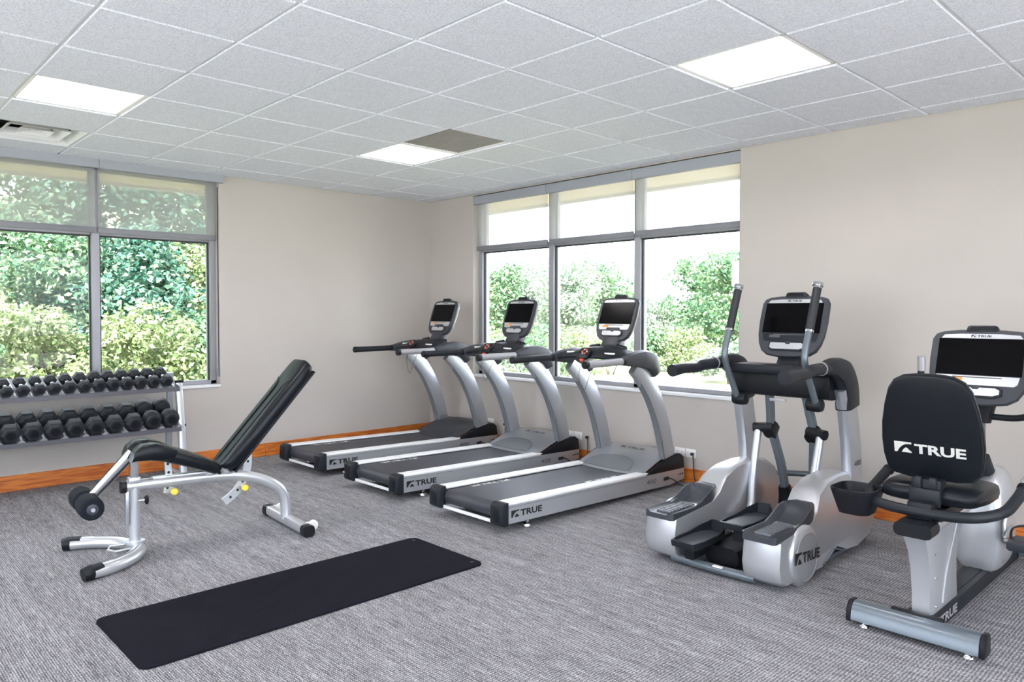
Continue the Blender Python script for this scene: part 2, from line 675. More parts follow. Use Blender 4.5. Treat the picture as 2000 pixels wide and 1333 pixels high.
# baseboards in lengths of plank
root = struct_root('baseboard_left')
y = 0.0
for w in (2.1, 2.4, 2.3, 2.0):
    if y - w < Y1:
        w = y - Y1
    obj('plank', G().box(0.0, 0.016, y - w + .001, y - .001, 0.0, 0.126), 'baseboard_wood_y', root, bevel=0.003, seg=1)
    y -= w
root = struct_root('baseboard_right')
x = 0.016
for w in (2.3, 2.2, 2.4, 2.28):
    w = min(w, X1 - x)
    obj('plank', G().box(x + .001, x + w - .001, -0.016, 0.0, 0.0, 0.120), 'baseboard_wood_x', root, bevel=0.003, seg=1)
    x += w

# ------------------------------------------------------------------ ceiling: tees and tiles on a 2 ft grid
GX = [3.468 - i * TS for i in range(5, -10, -1)]       # lines parallel to the left wall
GY = [-5.118 + j * TS for j in range(8, -7, -1)]       # lines parallel to the right wall
GX = [0.0] + [q for q in GX if 0 < q < X1] + [X1]
GY = [0.0] + [q for q in GY if Y1 < q < 0] + [Y1]
root = struct_root('ceiling')
obj('deck', G().box(0, X1, Y1, 0, CEIL + 0.16, CEIL + 0.2), 'duct_dark', root, flat=True)
for q in GX:
    obj('tee_bar', G().box(max(0, q - .0100), min(X1, q + .0100), Y1, 0, CEIL, CEIL + .012), 'tee_white', root, flat=True)
for q in GY:
    obj('tee_bar', G().box(0, X1, max(Y1, q - .0100), min(0, q + .0100), CEIL - .0006, CEIL + .012), 'tee_white', root, flat=True)


def cell(i, j):
    """cell between grid lines i..i+1 (towards the left wall) and j..j+1 (towards the right wall), as counted in the calibration."""
    x1 = 3.468 - i * TS
    y0 = -5.118 + j * TS
    return (x1 - TS, x1, y0, y0 + TS)


LIGHTS = [(2, 1), (2, 5), (-3, 5), (-3, 1), (-8, 5), (-8, 1), (2, -3), (-3, -3), (-8, -3)]  # lights beyond the seen ones are added to brighten the room
VENTS = {'supply': (4, 1), 'return': (1, 5)}
taken = set()
for c in list(LIGHTS) + list(VENTS.values()):
    q = cell(*c)
    taken.add((round((q[0] + q[1]) / 2, 2), round((q[2] + q[3]) / 2, 2)))
tile_src = {}
for a in range(len(GX) - 1):
    for b_ in range(len(GY) - 1):
        x0, x1, y1, y0 = GX[a], GX[a + 1], GY[b_], GY[b_ + 1]
        cx, cy = (x0 + x1) / 2, (y0 + y1) / 2
        if (round(cx, 2), round(cy, 2)) in taken:
            continue
        w, h = x1 - x0 - .016, y1 - y0 - .016
        if w < .03 or h < .03:
            continue
        key = (round(w, 3), round(h, 3))
        if key not in tile_src:
            g = G()
            g.rings([[(sx * (w / 2 - d), sy * (h / 2 - d), z) for sx, sy in ((-1, -1), (1, -1), (1, 1), (-1, 1))] for d, z in ((0, .018), (0, .000), (.004, -.011))])
            tile_src[key] = obj('ceiling_tile', g, 'ceiling_tile', root, flat=True)
            tile_src[key].location = (cx, cy, CEIL)
        else:
            share(tile_src[key], 'ceiling_tile', root, (cx, cy, CEIL))

# recessed lights
names = {(-3, 1): 'added unseen recessed ceiling light over the open carpet in mid room, glowing white',
         (-8, 5): 'added recessed ceiling light beyond the exercise bike, out of view, glowing white',
         (-8, 1): 'added recessed ceiling light right of the viewer, out of view, glowing white',
         (2, -3): 'added unseen recessed ceiling light left of the viewer by the left wall, glowing white',
         (-3, -3): 'added unseen recessed ceiling light directly behind the viewer, glowing white',
         (-8, -3): 'added unseen recessed ceiling light in the corner behind the viewer, glowing white',
         (2, 1): 'recessed square ceiling light near the left window, glowing white',
         (2, 5): 'recessed square ceiling light beside the grey grille, glowing white',
         (-3, 5): 'large recessed square ceiling light above the machines at right, glowing white'}
lamp0 = None
for c in LIGHTS:
    q = cell(*c)
    loc = ((q[0] + q[1]) / 2, (q[2] + q[3]) / 2, CEIL)
    if lamp0 is None:
        t = thing('ceiling_light', '', 'ceiling light', loc, 0, 'recessed ceiling lights')
        s = TS / 2 - .006
        g = G()
        for sx, sy, hx, hy in ((-1, 0, .010, s), (1, 0, .010, s), (0, -1, s, .010), (0, 1, s, .010)):
            cx, cy = sx * (s - .010), sy * (s - .010)
            g.box(cx - hx, cx + hx, cy - hy, cy + hy, -.004, .012)
        obj('frame', g, 'lamp_white', t, flat=True)
        si = s - .018
        for sgn in (-1, 1):      # curved reflectors either side of the lens, and end plates
            pts = [(sgn * si, .0), (sgn * (si - .03), .045), (sgn * (si - .09), .085), (sgn * .075, .10)]
            g = G()
            vs, fs = [], []
            for k, (yy, zz) in enumerate(pts):
                vs += [(-si, yy, zz), (si, yy, zz)]
                if k:
                    fs.append((2 * k - 2, 2 * k - 1, 2 * k + 1, 2 * k))
            g.add(vs, fs)
            obj('reflector', g, 'lamp_white', t)
            obj('end_plate', G().box(sgn * si - .003, sgn * si + .003, -si, si, 0, .11), 'lamp_white', t, flat=True)
        g = G()
        R = []
        for k in range(9):
            a = PI * k / 8
            R.append([(xx, -.075 * math.cos(a), .098 - .040 * math.sin(a)) for xx in (-si + .004, si - .004)])
        vs = [p for r in R for p in r]
        g.add(vs, [(2 * k, 2 * k + 1, 2 * k + 3, 2 * k + 2) for k in range(8)])
        obj('lens', g, 'lamp_lens', t)
        lamp0 = t
    else:
        t = copy_tree(lamp0, loc)
    t['label'] = names.get(c, 'added unseen recessed ceiling light in the ceiling behind the viewer, glowing white')

# supply diffuser and return grille
q = cell(*VENTS['supply'])
t = thing('air_diffuser', 'white square ceiling air diffuser with stepped louvres above the left window', 'air vent', ((q[0] + q[1]) / 2, (q[2] + q[3]) / 2, CEIL))
s = TS / 2 - .012
obj('duct', G().box(-s, s, -s, s, .09, .10), 'duct_dark', t, flat=True)
for k in range(3):
    a, b_ = s - k * .092, s - k * .092 - .062
    z0, z1 = -.008 + .002 * k, .040 + .004 * k
    g = G()
    R = [[(sx * r, sy * r, z) for sx, sy in ((-1, -1), (1, -1), (1, 1), (-1, 1))] for r, z in ((a, z0), (b_, z1), (b_ - .004, z1), (a - .006, z0))]
    g.rings(R, closed=True)
    obj('louvre', g, 'vent_white', t, flat=True)
obj('centre_plate', G().box(-.02, .02, -.02, .02, .01, .02), 'vent_white', t, flat=True)
q = cell(*VENTS['return'])
t = thing('return_grille', 'flat grey square return air grille beside a ceiling light', 'air vent', ((q[0] + q[1]) / 2, (q[2] + q[3]) / 2, CEIL))
s = TS / 2 - .012
obj('panel', G().box(-s, s, -s, s, .014, .02), 'vent_grey', t, flat=True)
for k in range(24):
    yy = -s + .02 + k * (2 * s - .04) / 23
    obj('slat', G().box(-s, s, yy - .004, yy + .004, .004, .016), 'vent_grey', t, flat=True)


# ------------------------------------------------------------------ windows with roller shades
def window(name, along, start, end, mulls, d, flipped):
    """frame set d behind the wall face.  along 'y' (left wall) or 'x' (right wall)."""
    root = struct_root(name)

    def bx(a0, a1, d0, d1, z0, z1):
        return G().box(-d1, -d0, a0, a1, z0, z1) if along == 'y' else G().box(a0, a1, d0, d1, z0, z1)
    fw = 0.055
    obj('sill', bx(start - .0, end + .0, -.015, d + .02, SILL - .012, SILL + .012), 'sill_white', root, bevel=.003, seg=1)
    obj('head', bx(start, end, d, d + .11, HEAD - .06, HEAD), 'aluminium', root, bevel=.004, seg=1)
    obj('bottom_rail', bx(start, end, d, d + .11, SILL + .012, SILL + .05), 'aluminium', root, bevel=.004, seg=1)
    for a in (start, end - fw):
        obj('jamb', bx(a, a + fw, d, d + .11, SILL + .012, HEAD), 'aluminium', root, bevel=.004, seg=1)
    for m_ in mulls:
        obj('mullion', bx(m_ - .034, m_ + .034, d, d + .11, SILL + .012, HEAD), 'aluminium', root, bevel=.005, seg=1)
    ed = [start + fw] + [q for m_ in mulls for q in (m_ - .034, m_ + .034)] + [end - fw]
    for k in range(0, len(ed), 2):
        a, b_ = ed[k], ed[k + 1]
        obj('transom', bx(a, b_, d + .01, d + .10, 2.10, 2.15), 'aluminium', root, bevel=.004, seg=1)
        for z0, z1 in ((SILL + .05, 2.10), (2.15, HEAD - .06)):
            obj('pane', bx(a, b_, d + .055, d + .061, z0, z1), 'window_glass', root, flat=True)
            g = bx(a, a + .012, d + .03, d + .05, z0, z1)
            for h in (bx(b_ - .012, b_, d + .03, d + .05, z0, z1), bx(a, b_, d + .03, d + .05, z1 - .012, z1)):
                g.add(h.v, h.f)
            obj('gasket', g, 'gasket', root, flat=True)
    return root


AM = [-3.592, -4.650]
BM = [1.852, 2.905]
window('window_1', 'y', A_Y0, A_Y1, sorted(AM), .09, True)
window('window_2', 'x', B_X0, B_X1, BM, .09, False)


def shade(wall, a0, a1, dface, zf0, zf1, label):
    """roller shade: fascia box, cloth, hem bar."""
    t = thing('roller_shade', label, 'window shade', ((0, (a0 + a1) / 2, 2.1) if wall == 'A' else ((a0 + a1) / 2, 0, 2.1)), 0, 'half-drawn roller shades')
    mid = (a0 + a1) / 2

    def bx(s0, s1, d0, d1, z0, z1):       # d measured from wall face into the recess
        return G().box(-d1, -d0, s0 - mid, s1 - mid, z0 - 2.1, z1 - 2.1) if wall == 'A' else G().box(s0 - mid, s1 - mid, d0, d1, z0 - 2.1, z1 - 2.1)
    obj('fascia', bx(a0 + .001, a1 - .001, dface, dface + .05, zf0, zf1), 'fascia_grey', t, bevel=.003, seg=1)
    c1 = min(a1, A_Y1) if wall == 'A' else a1
    obj('cloth', bx(a0 + .012, c1 - .012, .052, .0535, 2.14, zf0 + .04), 'shade_mesh', t, flat=True)
    obj('hem_bar', bx(a0 + .010, c1 - .010, .044, .062, 2.115, 2.165), 'hem_grey', t, bevel=.005, seg=2)
    return t


ed = [A_Y1 + .03] + AM + [A_Y0]
nm = ['half-drawn mesh roller shade over the right pane of the left window', 'half-drawn mesh roller shade left of the mullion in the left window', 'half-drawn mesh roller shade over the far left pane of the left window']
for k in range(3):
    a1, a0 = ed[k], ed[k + 1]
    shade('A', a0, min(a1, A_Y1 + .03) if k == 0 else a1, -.055, 2.655, CEIL - .008, nm[k])
nm = ['half-drawn mesh roller shade over the pane nearest the room corner, right window', 'half-drawn mesh roller shade over the middle pane of the right window', 'half-drawn mesh roller shade over the right-hand pane of the right window']
ed = [B_X0] + BM + [B_X1]
for k in range(3):
    shade('B', ed[k], ed[k + 1], .002, 2.622, 2.712, nm[k])
# cord cleat on the jamb of the left window
t = thing('shade_cord', 'dark shade cord with small cleat at the left window jamb', 'cord', (-.02, A_Y1 - .006, 1.6))
obj('cord', G().tube([(0, 0, 1.02), (0, 0, 0), (0, 0, -.72)], .004, n=6), 'gasket', t)
obj('cleat', G().box(-.012, .012, -.012, .004, -.78, -.70), 'grey_plastic', t, bevel=.003)

# ------------------------------------------------------------------ outlets on the right wall
for k, (x, txt) in enumerate(((0.93, 'behind the treadmill in the corner, left plate'), (1.06, 'behind the treadmill in the corner, right plate'), (2.19, 'behind the middle treadmill, left plate'),
                              (2.295, 'behind the middle treadmill, right plate'), (3.425, 'behind the nearest treadmill, left plate'), (3.53, 'behind the nearest treadmill, right plate'), (4.72, 'behind the elliptical trainer'))):
    t = thing('wall_outlet', 'white wall outlet ' + txt, 'outlet', (x, 0, .247), 0, 'wall outlets')
    obj('plate', G().box(-.049, .049, -.006, 0, -.036, .036), 'label_white', t, bevel=.002)
    for s in (-1, 1):
        obj('socket', G().prism(rounded(s * .024 - .015, s * .024 + .015, -.017, .017, .006, 3), 'y', -.009, -.005), 'sill_white', t)
        g = G()
        for dz in (-.006, .006):
            g.box(s * .024 - .004, s * .024 + .004, -.0095, -.0085, dz - .001, dz + .001)
        obj('slot', g, 'ink_black', t, flat=True)


# ================================================================== EQUIPMENT
def console(parent, c, w, h, tilt, panel='silver_pale', depth=.055, shell='grey_plastic'):
    """display head: c = centre of the face, tilt from vertical, facing -y."""
    c = Vector(c)
    U = Vector((1, 0, 0))
    V = Vector((0, math.sin(tilt), math.cos(tilt)))
    Nn = Vector((0, -math.cos(tilt), math.sin(tilt)))

    def P(u, v, d):
        return c + U * u + V * v + Nn * d
    half = [(0, .535), (.22, .53), (.38, .51), (.46, .475), (.495, .40), (.50, .10), (.485, -.15), (.455, -.30), (.40, -.42), (.31, -.49), (.15, -.52), (0, -.525)]
    out = [(u * w, v * h) for u, v in half] + [(-u * w, v * h) for u, v in half[-2:0:-1]]

    def ring(s, d, dv=0):
        return [P(u * s, v * s + dv, d) for u, v in out]
    g = G().rings([ring(.90, -depth), ring(.97, -depth * .75), ring(1.0, -depth * .4), ring(1.0, -.008), ring(.975, 0), ring(.93, -.001)])
    o = obj('console_body', g, 'charcoal_light', parent, ang=50)
    g = G().rings([ring(.72, -depth - .022, .01), ring(.86, -depth - .012, .005), ring(.955, -depth * .78)])
    obj('back_shell', g, shell, parent, ang=50)

    def plate(name, poly, d0, d1, m, par=None):
        g = G().rings([[P(u, v, d0) for u, v in poly], [P(u, v, d1) for u, v in poly]])
        return obj(name, g, m, par or parent, flat=True)
    sw, s0, s1 = .420 * w, -.115 * h, .395 * h
    strip = [(-.40 * w, .403 * h), (.40 * w, .403 * h), (.37 * w, .45 * h), (.2 * w, .465 * h), (-.2 * w, .465 * h), (-.37 * w, .45 * h)]
    bs = plate('brand_strip', strip, -.004, .0025, 'silver_pale')
    logo(bs, P(-.10 * w, .418 * h, .0032), U, V, .20 * w, .035 * h, 'ink_black')
    plate('screen', [(-sw, s0), (sw, s0), (sw, s1), (-sw, s1)], -.004, .0028, 'screen')
    low = [(-.405 * w, -.125 * h), (.405 * w, -.125 * h), (.39 * w, -.225 * h), (.36 * w, -.255 * h), (-.36 * w, -.255 * h), (-.39 * w, -.225 * h)]
    cp = plate('control_panel', low, -.004, .0026, panel)
    plate('slot', [(-.24 * w, -.155 * h), (.24 * w, -.155 * h), (.24 * w, -.142 * h), (-.24 * w, -.142 * h)], 0, .0036, 'ink_grey', cp)
    plate('orange_label', [(-.30 * w, -.20 * h), (-.14 * w, -.20 * h), (-.14 * w, -.155 * h), (-.30 * w, -.155 * h)], 0, .0034, 'label_orange' if panel != 'charcoal' else 'ink_grey', cp)
    key = [(-.30 * w, -.27 * h), (-.05 * w, -.27 * h), (-.03 * w, -.30 * h), (.03 * w, -.30 * h), (.05 * w, -.27 * h), (.22 * w, -.27 * h), (.27 * w, -.30 * h), (.27 * w, -.37 * h), (.2 * w, -.405 * h), (-.26 * w, -.405 * h), (-.31 * w, -.37 * h)]
    key = [(u * .86, -.345 * h + (v + .338 * h) * .80) for u, v in key]
    rim = [(u * 1.09 + .002, (v + .345 * h) * 1.45 - .345 * h) for u, v in key]
    plate('keypad_rim', rim, 0, .006, 'charcoal')
    plate('keypad', key, 0, .009, 'silver_pale')
    g = G()
    for u in (-.02, .015):
        g.box(-.006, .006, -.004, .004, -.002, .002)
    kx = [(-.16 * w, .50 * h), (.16 * w, .50 * h), (.15 * w, .575 * h), (.12 * w, .59 * h), (-.12 * w, .59 * h), (-.15 * w, .575 * h)]
    o = obj('fan_pod', G().rings([[P(u, v, -.045) for u, v in kx], [P(u, v, .004) for u, v in kx]]), 'charcoal', parent, bevel=.005)
    plate('fan_grille', [(-.12 * w, .525 * h), (.12 * w, .525 * h), (.11 * w, .565 * h), (-.11 * w, .565 * h)], 0, .0065, 'black_plastic', o)


def treadmill(xc, label, hood_mat, seat_txt=None):
    t = thing('treadmill', label, 'treadmill', (xc, -1.15, 0), 0, 'treadmills in a row by the right window')
    sh = (0, 1.15, 0)

    def part(name, g, m, par=None, **k):
        return obj(name, g.mv(sh), m, par or t, **k)

    def ztop(y):
        return .190 - (y + 2.15) * (.047 / 2.05)
    for s in (-1, 1):
        xo, xi = s * .36, s * .30
        prof = [(-2.15, .062), (-.30, .026), (-.10, .05), (-.10, ztop(-.1)), (-2.15, ztop(-2.15))]
        o = part('side_plate', G().prism(prof, 'x', min(xo, xi), max(xo, xi)), 'side_silver', bevel=.004, seg=1)
        xn = s * .3612
        U = Vector((0, s, 0))
        V = Vector((0, 0, 1))
        y0 = -2.115 if s > 0 else -1.82
        logo(o, (xn, y0 + 1.15, .101 - (y0 + 2.1) * .02), U + Vector((0, 0, -.02 * s)), V, .29, .046, 'ink_black')
        y0 = -.63 if s > 0 else -.50
        lettering(o, '400', (xn, y0 + 1.15, .078), U + Vector((0, 0, -.02 * s)), V, .125, .036, 'ink_grey')
        part('seam', G().box(s * .3602 - .0008, s * .3602 + .0008, -2.15, -.62, -.0008, .0008).xf(Matrix.Translation((0, 0, .172)) @ Matrix.Shear('XY', 4, (0, 0)) if False else Matrix.Translation((0, -2.15, .172)) @ Matrix.Rotation(-.0229, 4, 'X') @ Matrix.Translation((0, 2.15, 0))), 'ink_grey', flat=True)
        # foot rail on top
        g = G().prism([(-2.14, ztop(-2.14) - .004), (-.60, ztop(-.6) - .004), (-.60, ztop(-.6) + .012), (-2.14, ztop(-2.14) + .012)], 'x', min(s * .262, s * .358), max(s * .262, s * .358))
        part('foot_rail', g, 'rail_white', bevel=.004, seg=1)
        # end caps: chunky dark corner pieces
        g = G().prism([(-2.215, .075), (-2.19, .055), (-2.145, .055), (-2.145, .208), (-2.18, .208), (-2.212, .190)], 'x', min(s * .262, s * .372), max(s * .262, s * .372))
        o = part('end_cap', g, 'charcoal', bevel=.008, seg=2)
        part('cap_recess', G().box(min(s * .285, s * .35), max(s * .285, s * .35), -2.2165, -2.20, .085, .165), 'black_plastic', o, bevel=.004)
        # motor cover side wedge
        prof = [(-.64, ztop(-.64) - .002), (-.50, .205), (-.36, .248), (-.24, .270), (-.16, .268), (-.115, .238), (-.10, ztop(-.1)), (-.3, ztop(-.3) - .003)]
        part('side_wedge', G().prism(prof, 'x', min(s * .330, s * .362), max(s * .330, s * .362)), 'black_plastic', bevel=.005, seg=2)
        # uprights
        path = [(s * .325, -.285, .18), (s * .325, -.325, .36), (s * .325, -.395, .56), (s * .325, -.50, .76), (s * .325, -.62, .91), (s * .325, -.74, 1.025)]
        o = part('upright', G().bar(path, .058, [.150, .150, .152, .155, .160, .165], k=5, rnd=.28), 'silver')
        path = [(s * .325, -.365, .22), (s * .325, -.402, .36), (s * .325, -.475, .56), (s * .325, -.572, .74), (s * .325, -.69, .885)]
        part('upright_edge', G().bar(path, .050, .020, k=5, rnd=.2), 'grey_plastic', o)
        # shoulder and arm carrying the handrail
        path = [(s * .330, -.500, .955), (s * .335, -.565, 1.035), (s * .340, -.68, 1.068), (s * .348, -.82, 1.070), (s * .355, -.945, 1.062)]
        part('shoulder', G().bar(path, [.104, .116, .112, .088, .060], [.125, .158, .146, .108, .062], k=6, rnd=.42), 'charcoal_light')
        g = G().tube([(s * .356, -.93, 1.062), (s * .360, -1.15, 1.060), (s * .366, -1.385, 1.058)], .0275, n=16, k=3)
        o = part('handrail', g, 'charcoal' if s < 0 else 'grip_grey')
        g = G().lathe([(.022, 0), (.029, .006), (.0295, .032), (.028, .036)], (s * .367, -1.402, 1.058), (0, 1, 0), 16)
        part('rail_end', g, 'black_plastic', o)
        part('rail_collar', G().cyl((s * .3555, -.955, 1.062), (s * .3562, -.925, 1.062), .0310), 'black_plastic', o)
        # levelling foot
        g = G().lathe([(.012, .09), (.012, .034), (.030, .026), (.034, .012), (.034, 0)], (s * .325, -1.93, 0), n=16)
        part('levelling_foot', g, 'chrome')
        part('front_foot', G().prism([(-.42, 0.0), (-.24, 0.0), (-.26, .052), (-.46, .052)], 'x', min(s * .24, s * .30), max(s * .24, s * .30)), 'silver_pale', bevel=.006)
    # running belt around the rear roller
    zt = ztop(-2.1) - .008
    top = [(-.58, ztop(-.58) - .008), (-1.2, ztop(-1.2) - .008), (-2.10, zt)]
    arc = [(-2.115 - .052 * math.sin(a), zt - .050 + .050 * math.cos(a)) for a in np.linspace(.25, PI - .1, 10)]
    low = [(-2.0, zt - .098), (-.58, ztop(-.58) - .09)]
    part('running_belt', G().prism(top + arc + low, 'x', -.256, .256), 'belt', ang=50)
    part('rear_bar', G().bar([(-.30, -2.165, .066), (.30, -2.165, .066)], .022, .016, k=1, up=(0, 0, 1)), 'rail_white')
    part('under_tray', G().box(-.30, .30, -2.05, -.3, .055, .085), 'black_plastic', flat=True)
    # white lettering printed on the belt
    sl = -.047 / 2.05
    o = logo(t, (.235, -1.175 + 1.15, ztop(-1.175) - .0065), Vector((0, 1, sl)), Vector((-1, 0, 0)), .37, .052, 'ink_white')
    o = logo(t, (-.250, -1.57 + 1.15, ztop(-1.57) - .0065), Vector((0, -1, -sl)), Vector((1, 0, 0)), .37, .045, 'ink_white')
    # motor cover
    ys = [-.66, -.645, -.56, -.46, -.38, -.30, -.20, -.13, -.105, -.10]

    def hood_z(x, y):
        base = np.interp(y, [-.66, -.645, -.56, -.46, -.38, -.30, -.20, -.13, -.105, -.10], [.150, .162, .192, .228, .252, .266, .270, .262, .235, .12])
        q = abs(x) / .33
        return float(base + (.018 * (1 - q ** 2)) * np.interp(y, [-.66, -.5, -.3, -.12], [0, .6, 1, .8]))
    xs = np.linspace(-.334, .334, 19)

    def bow(x, y):
        return y + (.035 * (1 - (abs(x) / .334) ** 2)) * max(0.0, min(1.0, (-.40 - y) / .26)) * -1
    g = G()
    vs = [(float(x), bow(x, y), hood_z(x, y)) for y in ys for x in xs]
    n = len(xs)
    fs = [(a * n + i, a * n + i + 1, (a + 1) * n + i + 1, (a + 1) * n + i) for a in range(len(ys) - 1) for i in range(n - 1)]
    g.add(vs, fs)
    hood = part('motor_cover', g, hood_mat, ang=60)
    g = G()      # raised insert, an arch on the sloping front
    vs, fs = [], []
    for a in range(9):
        for i in range(13):
            u = -1 + 2 * i / 12
            lim = .17 * math.sqrt(max(0, 1 - abs(u) ** 2.6))
            y = -.635 + lim * a / 8
            x = -.04 + .25 * u
            vs.append((x, bow(x, y), hood_z(x, y) + .0035))
    fs = [(a * 13 + i, a * 13 + i + 1, (a + 1) * 13 + i + 1, (a + 1) * 13 + i) for a in range(8) for i in range(12)]
    part('cover_insert', g.add(vs, fs), 'grey_plastic' if hood_mat != 'charcoal_light' else 'charcoal_light', hood, ang=60)
    g = G()
    vs = [(float(x), bow(x, -.66) + dy, hood_z(x, -.66) + dz) for dy, dz in ((-.010, -.004), (.008, .004)) for x in xs]
    part('cover_seal', g.add(vs, [(i, i + 1, n + i + 1, n + i) for i in range(n - 1)]), 'black_rubber', hood)
    logo(hood, (-.12, -.345 + 1.15, .2835), Vector((1, 0, 0)), Vector((0, .985, .16)), .24, .045, 'ink_grey')
    # bridge between the arms, with the keypad
    g = G()
    secs = []
    for x, ya, yb, z0, z1 in ((-.33, -.90, -.66, 1.045, 1.10), (-.24, -.92, -.66, 1.06, 1.128), (-.12, -.94, -.60, 1.07, 1.15), (0, -.95, -.57, 1.07, 1.16),
                              (.12, -.94, -.60, 1.07, 1.15), (.24, -.92, -.66, 1.06, 1.128), (.33, -.90, -.66, 1.045, 1.10)):
        secs.append([(x, ya, z0), (x, ya - .012, z0 + .015), (x, ya, z0 + .03), (x, ya + .10, z1 - .004), (x, yb - .03, z1 + .004), (x, yb, z1 - .015), (x, yb, z0 + .02), (x, yb - .02, z0)])
    bridge = part('bridge', g.rings(secs), 'charcoal', ang=45)
    for s in (-1, 1):
        part('tray_label', G().box(-.055, .055, -.008, .008, -.004, .004).xf(Matrix.Translation((s * .185, -.890, 1.112)) @ Matrix.Rotation(.5, 4, 'X')), 'label_white', bridge, bevel=.001)
    g = G().prism(rounded(-.055, .055, -.055, .055, .02, 4), 'y', -.01, .01).xf(Matrix.Translation((0, -.955, 1.108)) @ Matrix.Rotation(-.75, 4, 'X'))
    kp = part('keypad', g, 'black_plastic', bridge, bevel=.004)
    for k in range(6):
        a = 2 * PI * k / 6
        M = Matrix.Translation((0, -.955, 1.108)) @ Matrix.Rotation(-.75, 4, 'X')
        part('button', G().cyl((.022 * math.cos(a), -.014, .012 + .022 * math.sin(a)), (.022 * math.cos(a), -.008, .012 + .022 * math.sin(a)), .009, n=10).xf(M), 'button_red' if k % 2 else 'grip_grey', bridge)
    part('stop_button', G().lathe([(.010, 0), (.018, .0), (.020, .006), (.018, .012), (.011, .012)], (0, -.985, 1.062), (0, -1, .35), 16), 'button_red', bridge)
    g = G().tube([(0, -.99, 1.055), (-.02, -1.0, .93), (.03, -1.0, .82), (.07, -.985, .93), (.10, -.93, 1.06)], .0022, n=5)
    part('safety_cord', g, 'ink_grey')
    # neck and display
    g = G().rings([[(x * a, y + b_, z) for x, y in ((-1, -.05), (1, -.05), (1, .05), (-1, .05))] for a, b_, z in ((.11, -.66, 1.13), (.085, -.60, 1.17), (.075, -.565, 1.25), (.07, -.55, 1.31))])
    part('neck', g, 'charcoal_light', bevel=.01)
    for s in (-1, 1):
        part('neck_clamp', G().cyl((s * .09, -.66, 1.155), (s * .17, -.665, 1.135), .022, .030), 'charcoal')
    before = set(t.children)
    console(t, (0, -.565 + 1.15, 1.378), .385, .362, .36, shell='silver_pale' if hood_mat == 'charcoal_light' else 'grey_plastic')
    # power lead: from the side of the frame to the floor and up to the outlet
    g = G().tube([(.366, -.36, .092), (.40, -.33, .085), (.44, -.27, .035), (.47, -.17, .008), (.46, -.09, .012), (.42, -.05, .09), (.40, -.03, .20), (.385, -.016, .246)], .0045, n=6)
    lead = part('power_lead', g, 'black_rubber')
    part('plug', G().box(.36, .372, -.40, -.335, .078, .104), 'black_rubber', lead, bevel=.004)
    part('wall_plug', G().box(.372, .396, -.034, -.010, .235, .258), 'black_rubber', lead, bevel=.004)
    for k in range(3):
        part('side_socket', G().cyl((.3605, -.19 + k * .03, .098), (.3630, -.19 + k * .03, .098), .006 + .001 * k, n=10), 'black_plastic')
    return t


treadmill(0.909, 'treadmill with a dark charcoal motor cover in the room corner, farthest of three', 'charcoal_light')
treadmill(2.035, 'silver treadmill in the middle of the row of three', 'silver')
treadmill(3.170, 'silver treadmill nearest the viewer, next to the elliptical trainer', 'silver')


# ------------------------------------------------------------------ exercise mat
MX0, MX1, MY0, MY1 = 3.190, 3.850, -4.485, -2.640
t = thing('exercise_mat', 'long black exercise mat lying flat on the carpet', 'mat', ((MX0 + MX1) / 2, (MY0 + MY1) / 2, 0))
hw, hl = (MX1 - MX0) / 2, (MY1 - MY0) / 2
obj('mat_sheet', G().prism(rounded(-hw, hw, -hl, hl, .045, 6), 'z', 0.0, .012), 'mat_black', t, bevel=.003)
for s in (-1, 1):
    obj('eyelet', G().lathe([(.007, .0125), (.012, .0135), (.013, .0125)], (s * (hw - .055), hl - .045, 0), n=14), 'ink_black', t)


